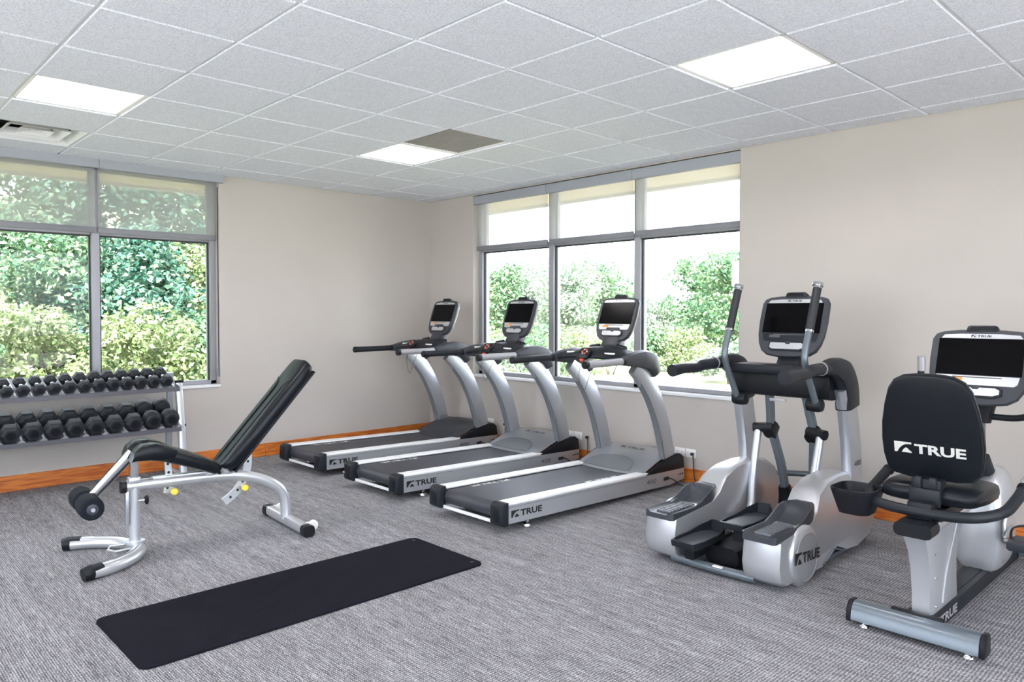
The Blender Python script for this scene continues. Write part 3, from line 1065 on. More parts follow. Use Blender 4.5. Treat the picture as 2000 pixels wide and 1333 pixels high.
# ------------------------------------------------------------------ adjustable bench (local y runs from the leg end to the head end)
def bench():
    t = thing('weight_bench', 'silver adjustable weight bench with black padded seat and raised backrest', 'bench', (2.30, -4.03, 0), math.radians(-4.5))
    # U-shaped front foot with black end shoes
    pts = [(-.315, -.285, .036), (-.27, -.17, .036), (-.18, -.06, .036), (-.06, .005, .036), (.06, .005, .036), (.18, -.06, .036), (.27, -.17, .036), (.315, -.285, .036)]
    foot = obj('front_foot', G().tube(pts, .040, n=16, k=5, squash=(.90, 1.08), up=(0, 0, 1)), 'silver_pale', t)
    for s in (-1, 1):
        g = G().bar([(s * .298, -.235, .039), (s * .322, -.300, .039), (s * .330, -.330, .036)], [.080, .082, .070], [.078, .080, .066], k=3, up=(0, 0, 1), rnd=.45)
        obj('foot_shoe', g, 'black_plastic', foot)
    obj('foot_seam', G().tube([(p[0] * 1.0, p[1], .0725) for p in pts[1:-1]], .0022, n=6, k=5), 'grey_plastic', foot)
    g = G().tube([(-.06, -.035, .05), (-.075, -.12, .05), (.0, -.145, .05), (.055, -.12, .05), (.045, -.035, .05)], .007, n=8, k=1)
    obj('step_loop', g, 'silver_pale', t)
    obj('base_plate', G().cyl((0, .0, .066), (0, .0, .080), .055), 'silver_pale', t)
    obj('front_post', G().cyl((0, 0, .06), (0, 0, .40), .031), 'silver_pale', t)
    obj('inner_tube', G().box(-.020, .020, -.052, -.030, .18, .40), 'silver', t, bevel=.004)
    # spine
    pts = [(0, -.055, .406), (0, .08, .406), (0, .25, .404), (0, .44, .400), (0, .59, .388), (0, .70, .362), (0, .80, .322), (0, .885, .262), (0, .925, .19), (0, .935, .12), (0, .935, .05)]
    sp = obj('spine', G().tube(pts, .035, n=16, k=4, squash=(1.0, .9)), 'silver_pale', t)
    obj('spine_cap', G().bar([(0, -.075, .406), (0, -.045, .406)], .066, .070, k=1, rnd=.35), 'black_plastic', sp)
    obj('gusset', G().bar([(0, .10, .437), (0, .44, .433)], .05, .016, k=1, rnd=.2), 'silver_pale', sp)
    # rear foot bar, shoes, wheels
    rf = obj('rear_foot', G().bar([(-.315, .945, .042), (.315, .945, .042)], .062, .066, k=1, up=(0, 0, 1), rnd=.25), 'silver_pale', t)
    for s in (-1, 1):
        obj('foot_shoe', G().bar([(s * .29, .945, .038), (s * .345, .945, .038)], .072, .078, k=1, up=(0, 0, 1), rnd=.3), 'black_plastic', rf)
    for s in (-1, 1):
        obj('transport_wheel', G().lathe([(.010, -.012), (.030, -.012), (.034, -.006), (.034, .006), (.030, .012), (.010, .012)], (s * .27, 1.005, .052), (1, 0, 0), 20), 'label_white', rf)
        obj('wheel_bracket', G().box(s * .27 - .022, s * .27 - .016, .965, 1.01, .035, .075), 'silver_pale', rf, bevel=.002)
    # leg developer: chrome post, arm and foam rollers
    obj('collar', G().box(-.032, .032, -.034, .030, .425, .458), 'silver_pale', t, bevel=.004)
    obj('chrome_post', G().bar([(0, -.002, .45), (0, -.002, .612)], .046, .046, k=1, rnd=.12), 'chrome', t)
    obj('chrome_arm', G().bar([(0, -.010, .605), (0, -.225, .372)], .052, .056, k=1, rnd=.12), 'chrome', t)
    obj('roller_axle', G().cyl((-.21, -.255, .345), (.21, -.255, .345), .011), 'silver', t)
    for s in (-1, 1):
        r = obj('foam_roller', G().lathe([(.018, s * .022), (.052, s * .022), (.062, s * .030), (.065, s * .06), (.065, s * .15), (.062, s * .180), (.052, s * .190), (.018, s * .190)], (0, -.255, .345), (1, 0, 0), 28), 'foam_black', t)
        obj('roller_cap', G().lathe([(.001, s * .188), (.030, s * .188), (.030, s * .194), (.022, s * .197), (.001, s * .197)], (0, -.255, .345), (1, 0, 0), 20), 'charcoal_light', r)
    # seat pad: two front lobes either side of the post, narrowing to the hinge
    def pad(sections):
        R = []
        for (y, z, w, th, ny, nz) in sections:     # centre of the top face, half width, thickness, normal
            ring = []
            for q in range(20):
                a = 2 * PI * q / 20
                cu, su = math.cos(a), math.sin(a)
                u = w * math.copysign(abs(cu) ** .45, cu)
                d = -th / 2 + th / 2 * math.copysign(abs(su) ** .55, su)
                ring.append((u, y + ny * d, z + nz * d))
            R.append(ring)
        return R
    n0 = (.33, .944)
    g = G()
    S = [(.085, .652, .10, .06), (.095, .654, .128, .084), (.15, .636, .136, .092), (.26, .596, .134, .090), (.38, .544, .128, .084), (.46, .498, .120, .074), (.485, .478, .10, .05)]
    g.rings(pad([(y, z, w, th, *n0) for y, z, w, th in S]))
    for s in (-1, 1):
        lob = []
        for (y, z, w, th) in ((-.066, .620, .030, .040), (-.060, .644, .050, .075), (-.02, .672, .060, .100), (.05, .674, .062, .106), (.12, .650, .058, .095), (.17, .622, .045, .06)):
            r_ = pad([(y, z, w, th, *n0)])[0]
            lob.append([(p[0] + s * .092, p[1] + .042, p[2] - .008) for p in r_])
        g.rings(lob)
    seat = obj('seat_pad', g, 'vinyl', t, ang=60)
    obj('seat_board', G().bar([(0, .10, .574), (0, .30, .508), (0, .475, .432)], .20, .016, k=2, rnd=.1), 'black_plastic', seat)
    # backrest pad, raised at about 48 degrees
    a0, a1 = Vector((0, .478, .478)), Vector((0, 1.040, 1.112))
    dr = (a1 - a0).normalized()
    nn = Vector((0, -dr.z, dr.y))
    L_ = (a1 - a0).length
    R = []
    prof = [(0.0, .085, .036), (.012, .112, .066), (.05, .132, .088), (.30, .136, .092), (.60, .138, .092), (.72, .142, .090), (.80, .138, .086), (.835, .126, .070), (L_, .098, .042)]
    for (s_, w, th) in prof:
        c = a0 + dr * s_
        ring = []
        for q in range(24):
            a = 2 * PI * q / 24
            cu, su = math.cos(a), math.sin(a)
            u = w * math.copysign(abs(cu) ** .4, cu)
            d = -th / 2 + th / 2 * math.copysign(abs(su) ** .5, su)
            if su > .5 and .03 < s_ < .7:
                d -= .006 * (1 if abs(u) < w * .34 else 0)
            ring.append(c + Vector((u, 0, 0)) + nn * d)
        R.append(ring)
    back = obj('back_pad', G().rings(R), 'vinyl', t, ang=60)
    for s in (-1, 1):
        pts = [a0 + dr * q + Vector((s * u, 0, 0)) + nn * d for q, u, d in ((.012, .045, -.006), (.05, .048, .0005), (.35, .048, .0005), (.60, .050, .0005), (.66, .075, .0), (.69, .118, -.004))]
        obj('piping', G().tube(pts, .0035, n=6, k=3), 'black_rubber', back)
    obj('back_board', G().bar([a0 + dr * .02 - nn * .098, a0 + dr * .83 - nn * .098], .21, .014, k=1, rnd=.1), 'charcoal', back)
    obj('back_rail', G().bar([a0 + dr * .03 - nn * .118, a0 + dr * .56 - nn * .118], .05, .03, k=1, rnd=.15), 'silver_pale', back)
    obj('hinge', G().cyl((-.05, .492, .432), (.05, .492, .432), .016), 'chrome', t)
    obj('hinge_bracket', G().prism([(.40, .42), (.47, .452), (.53, .455), (.56, .41)], 'x', -.03, .03), 'silver_pale', t, bevel=.004)

    # perforated adjustment sectors
    def sector(name, pts, w, holes):
        P = catmull(pts, 6)
        L1, R1 = [], []
        for i, p in enumerate(P):
            tt = (P[min(i + 1, len(P) - 1)] - P[max(i - 1, 0)]).normalized()
            nrm = Vector((0, -tt.z, tt.y))
            L1.append((p + nrm * w)[1:])
            R1.append((p - nrm * w)[1:])
        o = obj(name, G().prism(L1 + R1[::-1], 'x', -.006, .006), 'silver_pale', t, flat=True)
        for k in range(holes):
            p = P[int((k + .7) / (holes + .4) * (len(P) - 1))]
            obj('pin_hole', G().cyl((-.0066, p.y, p.z), (.0066, p.y, p.z), .0085, n=12), 'ink_black', o)
    sector('back_sector', [(0, .665, .60), (0, .678, .52), (0, .676, .44), (0, .65, .355), (0, .60, .28), (0, .525, .225)], .026, 7)
    sector('seat_sector', [(0, .185, .54), (0, .192, .46), (0, .188, .40), (0, .180, .335)], .019, 4)
    for y, z in ((.215, .352), (.645, .312)):
        obj('pin_housing', G().cyl((-.01, y, z), (.040, y - .004, z - .004), .012), 'silver_pale', t)
        obj('pull_knob', G().lathe([(.006, .030), (.014, .036), (.021, .046), (.021, .064), (.015, .072), (.001, .074)], (0, y - .004, z - .002), (1, 0, 0), 16), 'knob_yellow', t)
    obj('knob_stem', G().cyl((.02, .01, .318), (.02, .055, .318), .008), 'silver_pale', t)
    g = G()
    R = []
    for h, r in ((.0, .010), (.004, .022), (.018, .024), (.024, .014)):
        R.append([(.02 + (r * (1 + .18 * math.cos(5 * a))) * math.cos(a), .05 + h, .318 + (r * (1 + .18 * math.cos(5 * a))) * math.sin(a)) for a in np.linspace(0, 2 * PI, 25)[:-1]])
    obj('star_knob', g.rings(R), 'black_plastic', t)
    return t


bench()

# ------------------------------------------------------------------ dumbbell rack along the left wall
RY1, RY0 = -3.080, -4.90          # right end, left end
TOPZ, LOWZ = .792, .452           # height of the front lips
t = thing('dumbbell_rack', 'two-shelf silver and grey dumbbell rack under the left window', 'rack', (.34, (RY0 + RY1) / 2, 0))
ox, oy = -.34, -(RY0 + RY1) / 2


def rp(name, g, m, par=None, **k):
    return obj(name, g.mv((ox, oy, 0)), m, par or t, **k)


for yy in (RY1, RY0):
    g = G().bar([(.395, yy, .822), (.455, yy, .42), (.485, yy, .03)], .055, .050, k=1, up=(0, 1, 0), rnd=.15)
    o = rp('upright', g, 'silver_pale')
    rp('rear_leg', G().bar([(.20, yy, .90), (.13, yy, .03)], .05, .045, k=1, up=(0, 1, 0), rnd=.15), 'silver', o)
    rp('foot_beam', G().bar([(.10, yy, .025), (.55, yy, .025)], .055, .045, k=1, up=(0, 1, 0), rnd=.2), 'silver_pale', o)
    for z, x in ((.835, .415), (.46, .462)):
        rp('bolt', G().cyl((x, yy - .034, z), (x, yy + .034, z), .012, n=12), 'black_plastic', o)
for z in (TOPZ, LOWZ):
    dx = 0.0 if z == TOPZ else .03
    g = G().prism([(.475 + dx, z), (.475 + dx, z - .035), (.465 + dx, z - .035), (.463 + dx, z - .004), (.13 + dx, z + .106), (.13 + dx, z + .118)], 'y', RY0, RY1 - .015)
    sh_ = rp('shelf', g, 'rack_grey', flat=True)
    # pale saddles that hold the bells apart
    n_s, pitch = (16, .1047) if z == TOPZ else (12, .1446)
    y_s = -3.2 + pitch / 2 if z == TOPZ else -3.184 + pitch / 2
    for k in range(n_s):
        yy = y_s - k * pitch
        if yy < RY0:
            break
        hgt = .016 if z == TOPZ else .022
        g = G()
        R = []
        for x, zz in ((.470 + dx, z + .000), (.14 + dx, z + .112)):
            R.append([(x, yy - pitch * .20, zz), (x, yy + pitch * .20, zz), (x + .008, yy + pitch * .05, zz + hgt), (x + .008, yy - pitch * .05, zz + hgt)])
        rp('saddle', g.rings(R), 'side_silver', sh_, flat=True)

ORD = ['first', 'second', 'third', 'fourth', 'fifth', 'sixth', 'seventh', 'eighth', 'ninth', 'tenth', 'eleventh', 'twelfth', 'thirteenth', 'fourteenth', 'fifteenth']


def dumbbell(label, group, y, z, x, r, hl, length, sides, tilt):
    t = thing('dumbbell', label, 'dumbbell', (x, y, z), 0, group)
    t.rotation_euler = (0, tilt, 0)
    ph = PI / sides if sides == 6 else PI / sides
    for s in (-1, 1):
        R = []
        for d, q in ((length / 2 - hl, .52), (length / 2 - hl + .012, .90), (length / 2 - hl * .72, 1.0), (length / 2 - hl * .22, 1.0), (length / 2 - .004, .80), (length / 2, .74)):
            R.append([(s * d, r * q * math.cos(2 * PI * k / sides), r * q * math.sin(2 * PI * k / sides)) for k in range(sides)])
        hd = obj('head', G().rings(R), 'black_rubber', t, flat=(sides == 6), bevel=.002 if sides == 6 else 0, seg=1)
        obj('end_disc', G().lathe([(.001, length / 2 + .0006), (r * .46, length / 2 + .0006), (r * .48, length / 2 - .002)], (0, 0, 0), (s, 0, 0), 20), 'black_plastic', hd)
    obj('handle', G().lathe([(.013, -(length / 2 - hl)), (.016, -.03), (.0165, 0), (.016, .03), (.013, length / 2 - hl)], (0, 0, 0), (1, 0, 0), 12), 'chrome', t)
    return t


TILT = math.atan2(.112, .335)
for k in range(15):
    y = -3.2 - k * .1047
    r = float(np.interp(k, [0, 5, 11, 14], [.0522, .0518, .043, .040]))
    ln = float(np.interp(k, [0, 11, 14], [.262, .225, .215]))
    hl = ln * .32
    x = .50 - (ln / 2) * math.cos(TILT)
    z = .800 + r * .866 + (ln / 2) * math.sin(TILT) - .004
    lab = ('black rubber hex dumbbell on the upper rack shelf, at the right end' if k == 0 else 'black rubber hex dumbbell on the upper rack shelf, %s from the right end' % ORD[k])
    dumbbell(lab, 'dumbbells on the upper shelf', y, z, x, r, hl, ln, 6, TILT)
for k in range(11):
    y = -3.184 - k * .1446
    r = float(np.interp(k, [0, 1, 8, 10], [.0720, .0720, .0715, .069]))
    sides = 12 if k < 2 else 6
    ln = float(np.interp(k, [0, 10], [.345, .315]))
    hl = ln * .34
    x = .535 - (ln / 2) * math.cos(TILT)
    z = .456 + r * (.866 if sides == 6 else .96) + (ln / 2) * math.sin(TILT) - .004
    lab = ('black round-headed dumbbell on the lower rack shelf, at the right end' if k == 0 else 'black round-headed dumbbell on the lower rack shelf, second from the right end' if k == 1
           else 'large black rubber hex dumbbell on the lower rack shelf, %s from the right end' % ORD[k])
    dumbbell(lab, 'dumbbells on the lower shelf', y, z, x, r, hl, ln, sides, TILT)


# ------------------------------------------------------------------ elliptical trainer
def elliptical():
    t = thing('elliptical_trainer', 'silver and black elliptical trainer with two tall swing handles', 'elliptical', (4.80, -1.25, 0))
    sh = (0, 1.25, 0)

    def part(name, g, m, par=None, **k):
        return obj(name, g.mv(sh), m, par or t, **k)
    for s in (-1, 1):
        xo, xi = s * .405, s * .205

        def ext(poly, a, b_, **k):
            return G().prism(poly, 'x', min(a, b_), max(a, b_))
        # big side housing: profile in (y, z), lofted so that the outer wall leans in towards the top
        prof = [(-1.80, .022), (-1.865, .06), (-1.885, .13), (-1.865, .262), (-1.60, .285), (-1.46, .300), (-1.385, .345), (-1.31, .425), (-1.18, .472), (-1.02, .485), (-.90, .482),
                (-.78, .465), (-.66, .40), (-.60, .29), (-.60, .16), (-.68, .075), (-.86, .035), (-1.02, .05), (-1.16, .10), (-1.26, .06), (-1.36, .022)]
        R = []
        for x, sc, dz in ((xi, .965, 0), (xi + s * .02, 1.0, 0), (xi + s * .11, 1.0, 0), (xi + s * .165, .992, 0), (xo - s * .012, .972, 0), (xo, .945, 0)):
            R.append([(x if z < .25 else x - s * (z - .25) * (.22 if abs(x) > .3 else 0), -1.30 + (y + 1.30) * (1 - (1 - sc) * .6), .20 + (z - .20) * sc) for y, z in prof])
        hs = part('side_housing', G().rings(R), 'silver_pale', ang=50)
        part('housing_seam', G().tube([(xo + s * .0, -1.36, .04), (xo + s * .0, -1.24, .10), (xo - s * .004, -1.05, .06), (xo - s * .012, -.80, .06)], .004, n=6), 'grey_plastic', hs)
        # round cover with lettering
        part('round_cover', G().lathe([(.165, -.03), (.163, .004), (.150, .013), (.120, .017), (.001, .019)], (xo, -1.59, .142), (s, 0, 0), 40), 'silver_pale', hs, ang=60)
        part('cover_groove', G().tube([(xo + s * .0155, -1.59 + .128 * math.cos(a), .142 + .128 * math.sin(a)) for a in np.linspace(0, 2 * PI, 33)[:-1]], .0028, n=5, k=1, closed=True), 'side_silver', hs)
        U = Vector((0, s, -.06 * s))
        logo(hs, (xo + s * .0205, (-1.735 if s > 0 else -1.445) + 1.25, .118 + (.009 if s > 0 else -.009)), U, Vector((0, .0, 1)), .29, .062, 'ink_black')
        # step-over plate with a raised toe cup
        secs = []
        for y in (-1.892, -1.878, -1.75, -1.64, -1.58, -1.53, -1.48, -1.44, -1.40, -1.37, -1.35, -1.338):
            cx = s * .300
            hw = .093 if y < -1.50 else .093 * math.sqrt(max(.02, 1 - ((y + 1.50) / .166) ** 2))
            hw = .080 if y < -1.89 else hw
            q = max(0.0, min(1.0, (y + 1.66) / .24))
            rim = .296 + .078 * q * q * (3 - 2 * q)
            q = max(0.0, min(1.0, (y + 1.60) / .20))
            flo = .284 + (rim + .002 - .284) * q ** 1.5
            bot = float(np.interp(y, [-1.89, -1.60, -1.46, -1.385, -1.33], [.256, .272, .284, .305, .335]))
            secs.append([(cx - hw, y, bot), (cx + hw, y, bot), (cx + hw, y, rim), (cx + hw * .90, y, rim + .003), (cx + hw * .66, y, flo), (cx - hw * .66, y, flo), (cx - hw * .90, y, rim + .003), (cx - hw, y, rim)])
        st = part('step_plate', G().rings(secs), 'charcoal_light', ang=40)
        for k in range(9):
            y = -1.835 + k * .031
            part('tread_rib', G().box(s * .300 - .044, s * .300 + .044, y - .005, y + .005, .284, .2945), 'grey_plastic', st, flat=True)
        # base rail on the floor
        part('base_rail', G().box(min(s * .30, s * .36), max(s * .30, s * .36), -1.72, -.62, .010, .034), 'steel_blue', bevel=.004)
        for y in (-1.72, -.80):
            part('levelling_foot', G().lathe([(.008, .03), (.018, .012), (.020, 0)], (s * .33, y, 0), n=12), 'black_plastic')
        # upright post
        path = [(s * .335, -.79, .40), (s * .335, -.80, .55), (s * .335, -.835, .72), (s * .335, -.885, .90), (s * .335, -.93, 1.0)]
        po = part('upright', G().bar(path, .070, [.175, .170, .165, .165, .165], k=5, rnd=.3), 'silver')
        if s > 0:
            lettering(po, '400', (.3712, -.845 + 1.25, .505), Vector((0, 1, 0)), Vector((0, 0, 1)), .10, .034, 'ink_black')
        # dark shroud on top of the post, curling back to the fixed grip
        path = [(s * .335, -.865, .865), (s * .335, -.890, .98), (s * .335, -.965, 1.075), (s * .335, -1.09, 1.115), (s * .333, -1.20, 1.113)]
        part('post_shroud', G().bar(path, [.094, .100, .100, .084, .060], [.185, .185, .160, .105, .066], k=6, rnd=.35), 'charcoal')
        g = G().tube([(s * .333, -1.17, 1.112), (s * .335, -1.36, 1.108), (s * .337, -1.44, 1.094), (s * .338, -1.58, 1.096), (s * .340, -1.70, 1.088)], [.036, .035, .030, .031, .037], n=14, k=5)
        gr = part('fixed_grip', g, 'charcoal')
        part('grip_ring', G().cyl((s * .333, -1.235, 1.112), (s * .333, -1.245, 1.112), .0395), 'grip_grey', gr)
        # moving handle: tube bent towards the user, foam grip and chrome cap on top
        hx = s * .25
        path = [(hx, -1.10, .885), (hx, -1.16, .98), (hx, -1.245, 1.11), (hx, -1.262, 1.19), (hx, -1.225, 1.29), (hx, -1.20, 1.345)]
        mh = part('swing_handle', G().tube(path, .0195, n=14, k=6), 'steel_blue')
        part('foam_grip', G().tube([(hx, -1.205, 1.325), (hx, -1.155, 1.45), (hx, -1.105, 1.572)], .0240, n=14, k=3), 'black_rubber', mh)
        for (y, z, y2, z2, r) in ((-1.209, 1.316, -1.204, 1.328, .0250), (-1.106, 1.570, -1.099, 1.587, .0250), (-1.100, 1.585, -1.093, 1.602, .030)):
            part('chrome_band', G().cyl((hx, y, z), (hx, y2, z2), r), 'chrome', mh)
        part('pivot_boss', G().lathe([(.020, -.05), (.036, -.045), (.040, -.02), (.040, .02), (.034, .04), (.015, .045)], (hx - s * .01, -1.09, .885), (s, 0, 0), 20), 'black_plastic', mh)
        # inner swing arm, hanging from the cross-beam
        ax = s * .115
        path = [(ax, -.95, .95), (ax + s * .012, -.905, .80), (ax + s * .02, -.87, .68), (ax - s * .010, -.80, .45), (ax - s * .025, -.76, .25)]
        sa = part('swing_arm', G().bar(path, .048, .058, k=4, rnd=.35), 'steel_blue')
        part('arm_clamp', G().bar([(ax + s * .022, -.850, .705), (ax + s * .020, -.905, .645)], .076, .092, k=1, rnd=.35), 'black_plastic', sa)
        part('clamp_ear', G().bar([(ax, -.90, .695), (ax + s * .115, -.925, .685)], .060, .064, k=1, up=(0, 0, 1), rnd=.4), 'black_plastic', sa)
        part('arm_shoe', G().bar([(ax - s * .022, -.775, .30), (ax - s * .026, -.75, .20), (ax - s * .026, -.78, .10)], [.07, .09, .07], [.07, .10, .09], k=3, rnd=.35), 'black_plastic', sa)
        # pedal link tube
        low = (.135, -1.14, .255) if s > 0 else (-.135, -1.14, .205)
        ped_z = .285 if s > 0 else .165
        ped_y = -1.62 if s > 0 else -1.755
        path = [(ax + s * .085, -.925, .675), (ax + s * .082, -.97, .52), (ax + s * .072, -1.02, .36), (s * .155, -1.10, low[2]), (s * .125, -1.25, ped_z - .045), (s * .11, ped_y + .05, ped_z - .04)]
        part('link_tube', G().tube(path, .0245, n=14, k=6), 'silver')
        # foot pedal: dished tray with raised lip
        px = s * .108
        rings = []
        outl = [(-.072, -.19), (.066, -.19), (.080, -.10), (.082, .05), (.070, .14), (.030, .19), (-.040, .19), (-.076, .12), (-.082, 0), (-.080, -.12)]
        for sc, z in ((.80, -.035), (.97, -.022), (1.0, .0), (1.0, .012), (.93, .014), (.91, -.004), (.88, -.006)):
            rings.append([(px + u * sc, ped_y + v * sc, ped_z + z + (.040 * max(0, v / .19) ** 2 if z > -.002 and sc > .92 else 0) + .02 * v) for u, v in outl])
        pd = part('pedal', G().rings(rings), 'charcoal', ang=40)
        part('pedal_mat', G().prism([(px + u * .84, ped_y + v * .84) for u, v in outl], 'z', ped_z - .006, ped_z + .0005), 'charcoal_light', pd, flat=True)
        part('pedal_carriage', G().bar([(px, ped_y - .12, ped_z - .075), (px, ped_y + .30, ped_z - .05)], .060, .055, k=1, rnd=.2), 'black_plastic', pd)
    # cross pieces
    part('cross_beam', G().bar([(-.31, -.965, 1.0), (.31, -.965, 1.0)], .175, .20, k=1, up=(0, 0, 1), rnd=.18), 'black_plastic')
    part('beam_top', G().bar([(-.30, -1.04, 1.082), (.30, -1.04, 1.082)], .060, .16, k=1, up=(0, 0, 1), rnd=.3), 'charcoal')
    part('label_plate', G().box(-.05, .05, -1.076, -1.066, .885, .903), 'grip_grey', bevel=.002)
    part('rear_tube', G().tube([(-.25, -1.815, .034), (0, -1.825, .034), (.25, -1.815, .034)], .024, n=14, k=4), 'steel_blue')
    part('caution_label', G().box(.02, .075, -1.85, -1.83, .050, .058), 'label_white', flat=True)
    part('drive_cover', G().bar([(0, -1.72, .075), (0, -.75, .085)], .20, .10, k=1, rnd=.3), 'black_plastic')
    part('front_loop', G().tube([(-.33, -.70, .310), (-.26, -.50, .318), (0, -.42, .325), (.26, -.50, .318), (.33, -.70, .310)], .0205, n=12, k=6), 'steel_blue')
    part('neck', G().bar([(0, -.93, 1.08), (0, -.88, 1.20), (0, -.85, 1.32)], [.15, .13, .12], [.07, .06, .05], k=3, rnd=.2), 'charcoal')
    console(t, (0, -.90 + 1.25, 1.345), .435, .385, .34, panel='charcoal')
    part('power_lead', G().tube([(-.34, -.62, .03), (-.45, -.50, .008), (-.72, -.42, .008), (-.95, -.30, .008), (-1.10, -.14, .008), (-.9, -.07, .01), (-.6, -.06, .01), (-.72, -.16, .01), (-.98, -.20, .012), (-.80, -.30, .012), (-.62, -.20, .014)], .006, n=6), 'black_rubber')
    return t


elliptical()


# ------------------------------------------------------------------ recumbent bike (seen from behind the seat)
def bike():
    BX = 5.84
    t = thing('recumbent_bike', 'recumbent exercise bike with a tall black seat back and large display', 'exercise bike', (BX, -1.2, 0))
    sh = (0, 1.2, 0)

    def part(name, g, m, par=None, **k):
        return obj(name, g.mv(sh), m, par or t, **k)
    # rear stabiliser
    prof = [(-1.968, .030), (-1.962, .072), (-1.945, .098), (-1.925, .108), (-1.885, .104), (-1.875, .085), (-1.875, .032), (-1.89, .022), (-1.955, .022)]
    rb = part('rear_stabiliser', G().prism(prof, 'x', -.252, .252), 'steel_blue', ang=40)
    for s in (-1, 1):
        part('bar_end', G().prism([(y * 1.0 - (.004 if y < -1.92 else -.004), z + (.004 if z > .06 else -.004)) for y, z in prof], 'x', min(s * .250, s * .272), max(s * .250, s * .272)), 'black_plastic', rb, bevel=.005)
        part('levelling_foot', G().lathe([(.008, .03), (.020, .012), (.024, 0)], (s * .205, -1.925, 0), n=14), 'chrome', rb)
        part('front_foot', G().lathe([(.008, .05), (.020, .012), (.024, 0)], (s * .23, -.34, 0), n=14), 'chrome')
    part('bar_pad', G().box(-.105, .105, -1.90, -1.872, .100, .113), 'black_plastic', rb, bevel=.003)
    part('front_stabiliser', G().bar([(-.26, -.34, .06), (.26, -.34, .06)], .06, .07, k=1, up=(0, 0, 1), rnd=.3), 'steel_blue')
    # low beam
    bm = part('beam', G().box(-.058, .058, -1.90, -.36, .022, .098), 'charcoal', bevel=.006)
    part('beam_channel', G().box(-.030, .030, -1.50, -.95, .097, .102), 'black_plastic', bm, flat=True)
    logo(bm, (.0592, -1.87 + 1.2, .040), Vector((0, 1, 0)), Vector((0, 0, 1)), .34, .046, 'grip_grey')
    # pillar under the seat: flares towards the top
    R = []
    for z, ya, yb, hw in ((.098, -1.845, -1.46, .044), (.18, -1.845, -1.475, .045), (.28, -1.858, -1.49, .047), (.38, -1.89, -1.47, .050), (.44, -1.93, -1.42, .054), (.475, -1.955, -1.395, .058)):
        R.append([(-hw * .8, ya, z), (hw * .8, ya, z), (hw, ya + .03, z), (hw, yb - .02, z), (hw * .8, yb, z), (-hw * .8, yb, z), (-hw, yb - .02, z), (-hw, ya + .03, z)])
    pl = part('seat_pillar', G().rings(R), 'silver_pale', ang=45)
    part('pillar_seam', G().tube([(.0455, -1.70, .12), (.048, -1.66, .25), (.052, -1.60, .36), (.060, -1.56, .46)], .003, n=6), 'side_silver', pl)
    for y, z in ((-1.80, .13), (-1.81, .26), (-1.83, .37)):
        part('screw', G().cyl((.044, y, z), (.052, y, z), .006, n=10), 'chrome', pl)
    part('pillar_cap', G().bar([(0, -1.97, .492), (0, -1.86, .495)], .15, .060, k=1, rnd=.35), 'black_plastic', pl)
    part('slide_rail', G().box(-.06, .06, -1.88, -1.05, .476, .512), 'silver_pale', pl, bevel=.004)
    part('slide_carriage', G().box(-.075, .075, -1.82, -1.50, .512, .565), 'black_plastic', bevel=.008)
    # seat cushion
    secs = []
    for y, hw, z0, z1 in ((-1.78, .150, .585, .630), (-1.765, .195, .575, .650), (-1.65, .212, .570, .655), (-1.50, .212, .570, .652), (-1.38, .185, .572, .640), (-1.31, .13, .580, .622)):
        ring = []
        for q in range(20):
            a = 2 * PI * q / 20
            cu, su = math.cos(a), math.sin(a)
            ring.append((hw * math.copysign(abs(cu) ** .45, cu), y, (z0 + z1) / 2 + (z1 - z0) / 2 * math.copysign(abs(su) ** .55, su)))
        secs.append(ring)
    part('seat_cushion', G().rings(secs), 'vinyl', ang=60)
    # seat back
    a0, tilt = Vector((0, -1.715, .672)), math.radians(11)
    V = Vector((0, -math.sin(tilt), math.cos(tilt)))
    Nn = Vector((0, -math.cos(tilt), -math.sin(tilt)))
    half = [(0, .0), (.10, .0), (.155, .010), (.188, .045), (.200, .10), (.204, .17), (.200, .25), (.185, .34), (.165, .415), (.140, .455), (.10, .478), (.05, .485), (0, .486)]
    out = half + [(-u, v) for u, v in half[-2:0:-1]]

    def ring(s_, d):
        return [a0 + Vector((u * s_, 0, 0)) + V * (.243 + (v - .243) * s_) + Nn * d for u, v in out]
    sb = part('seat_back', G().rings([ring(.90, -.062), ring(.97, -.054), ring(1.0, -.036), ring(1.0, -.012), ring(.985, -.002), ring(.95, .0)]), 'vinyl', ang=50)
    part('back_piping', G().tube([p for p in ring(1.004, -.024)], .005, n=6, k=1, closed=True), 'black_rubber', sb)
    logo(sb, a0 + Vector((-.150, 1.2, 0)) + V * .118 + Nn * .0012, Vector((1, 0, 0)), V, .290, .050, 'ink_white')
    part('back_bracket', G().box(-.060, .060, -1.80, -1.72, .585, .690), 'black_plastic', bevel=.006)
    for x in (-.030, .030):
        part('bracket_lug', G().box(x - .014, x + .014, -1.815, -1.795, .640, .700), 'charcoal', bevel=.003)
    part('bracket_plate', G().box(-.062, .062, -1.825, -1.80, .575, .650), 'charcoal', bevel=.004)
    # arm bar sweeping round behind the seat with upright side grips
    path = [(-.255, -1.50, .655), (-.27, -1.60, .605), (-.265, -1.72, .575), (-.20, -1.83, .562), (-.08, -1.87, .556), (.08, -1.87, .556), (.20, -1.83, .562), (.275, -1.73, .580), (.300, -1.63, .620), (.315, -1.56, .665)]
    ab = part('arm_bar', G().tube(path, .0235, n=14, k=6), 'charcoal')
    for s, p0, p1 in ((-1, (-.254, -1.515, .648), (-.235, -1.42, .700)), (1, (.313, -1.57, .660), (.335, -1.47, .735))):
        part('pulse_grip', G().cyl(p0, p1, .0245), 'grip_grey', ab)
        part('grip_collar', G().cyl(p0, Vector(p0) + (Vector(p1) - Vector(p0)) * .12, .0265), 'black_plastic', ab)
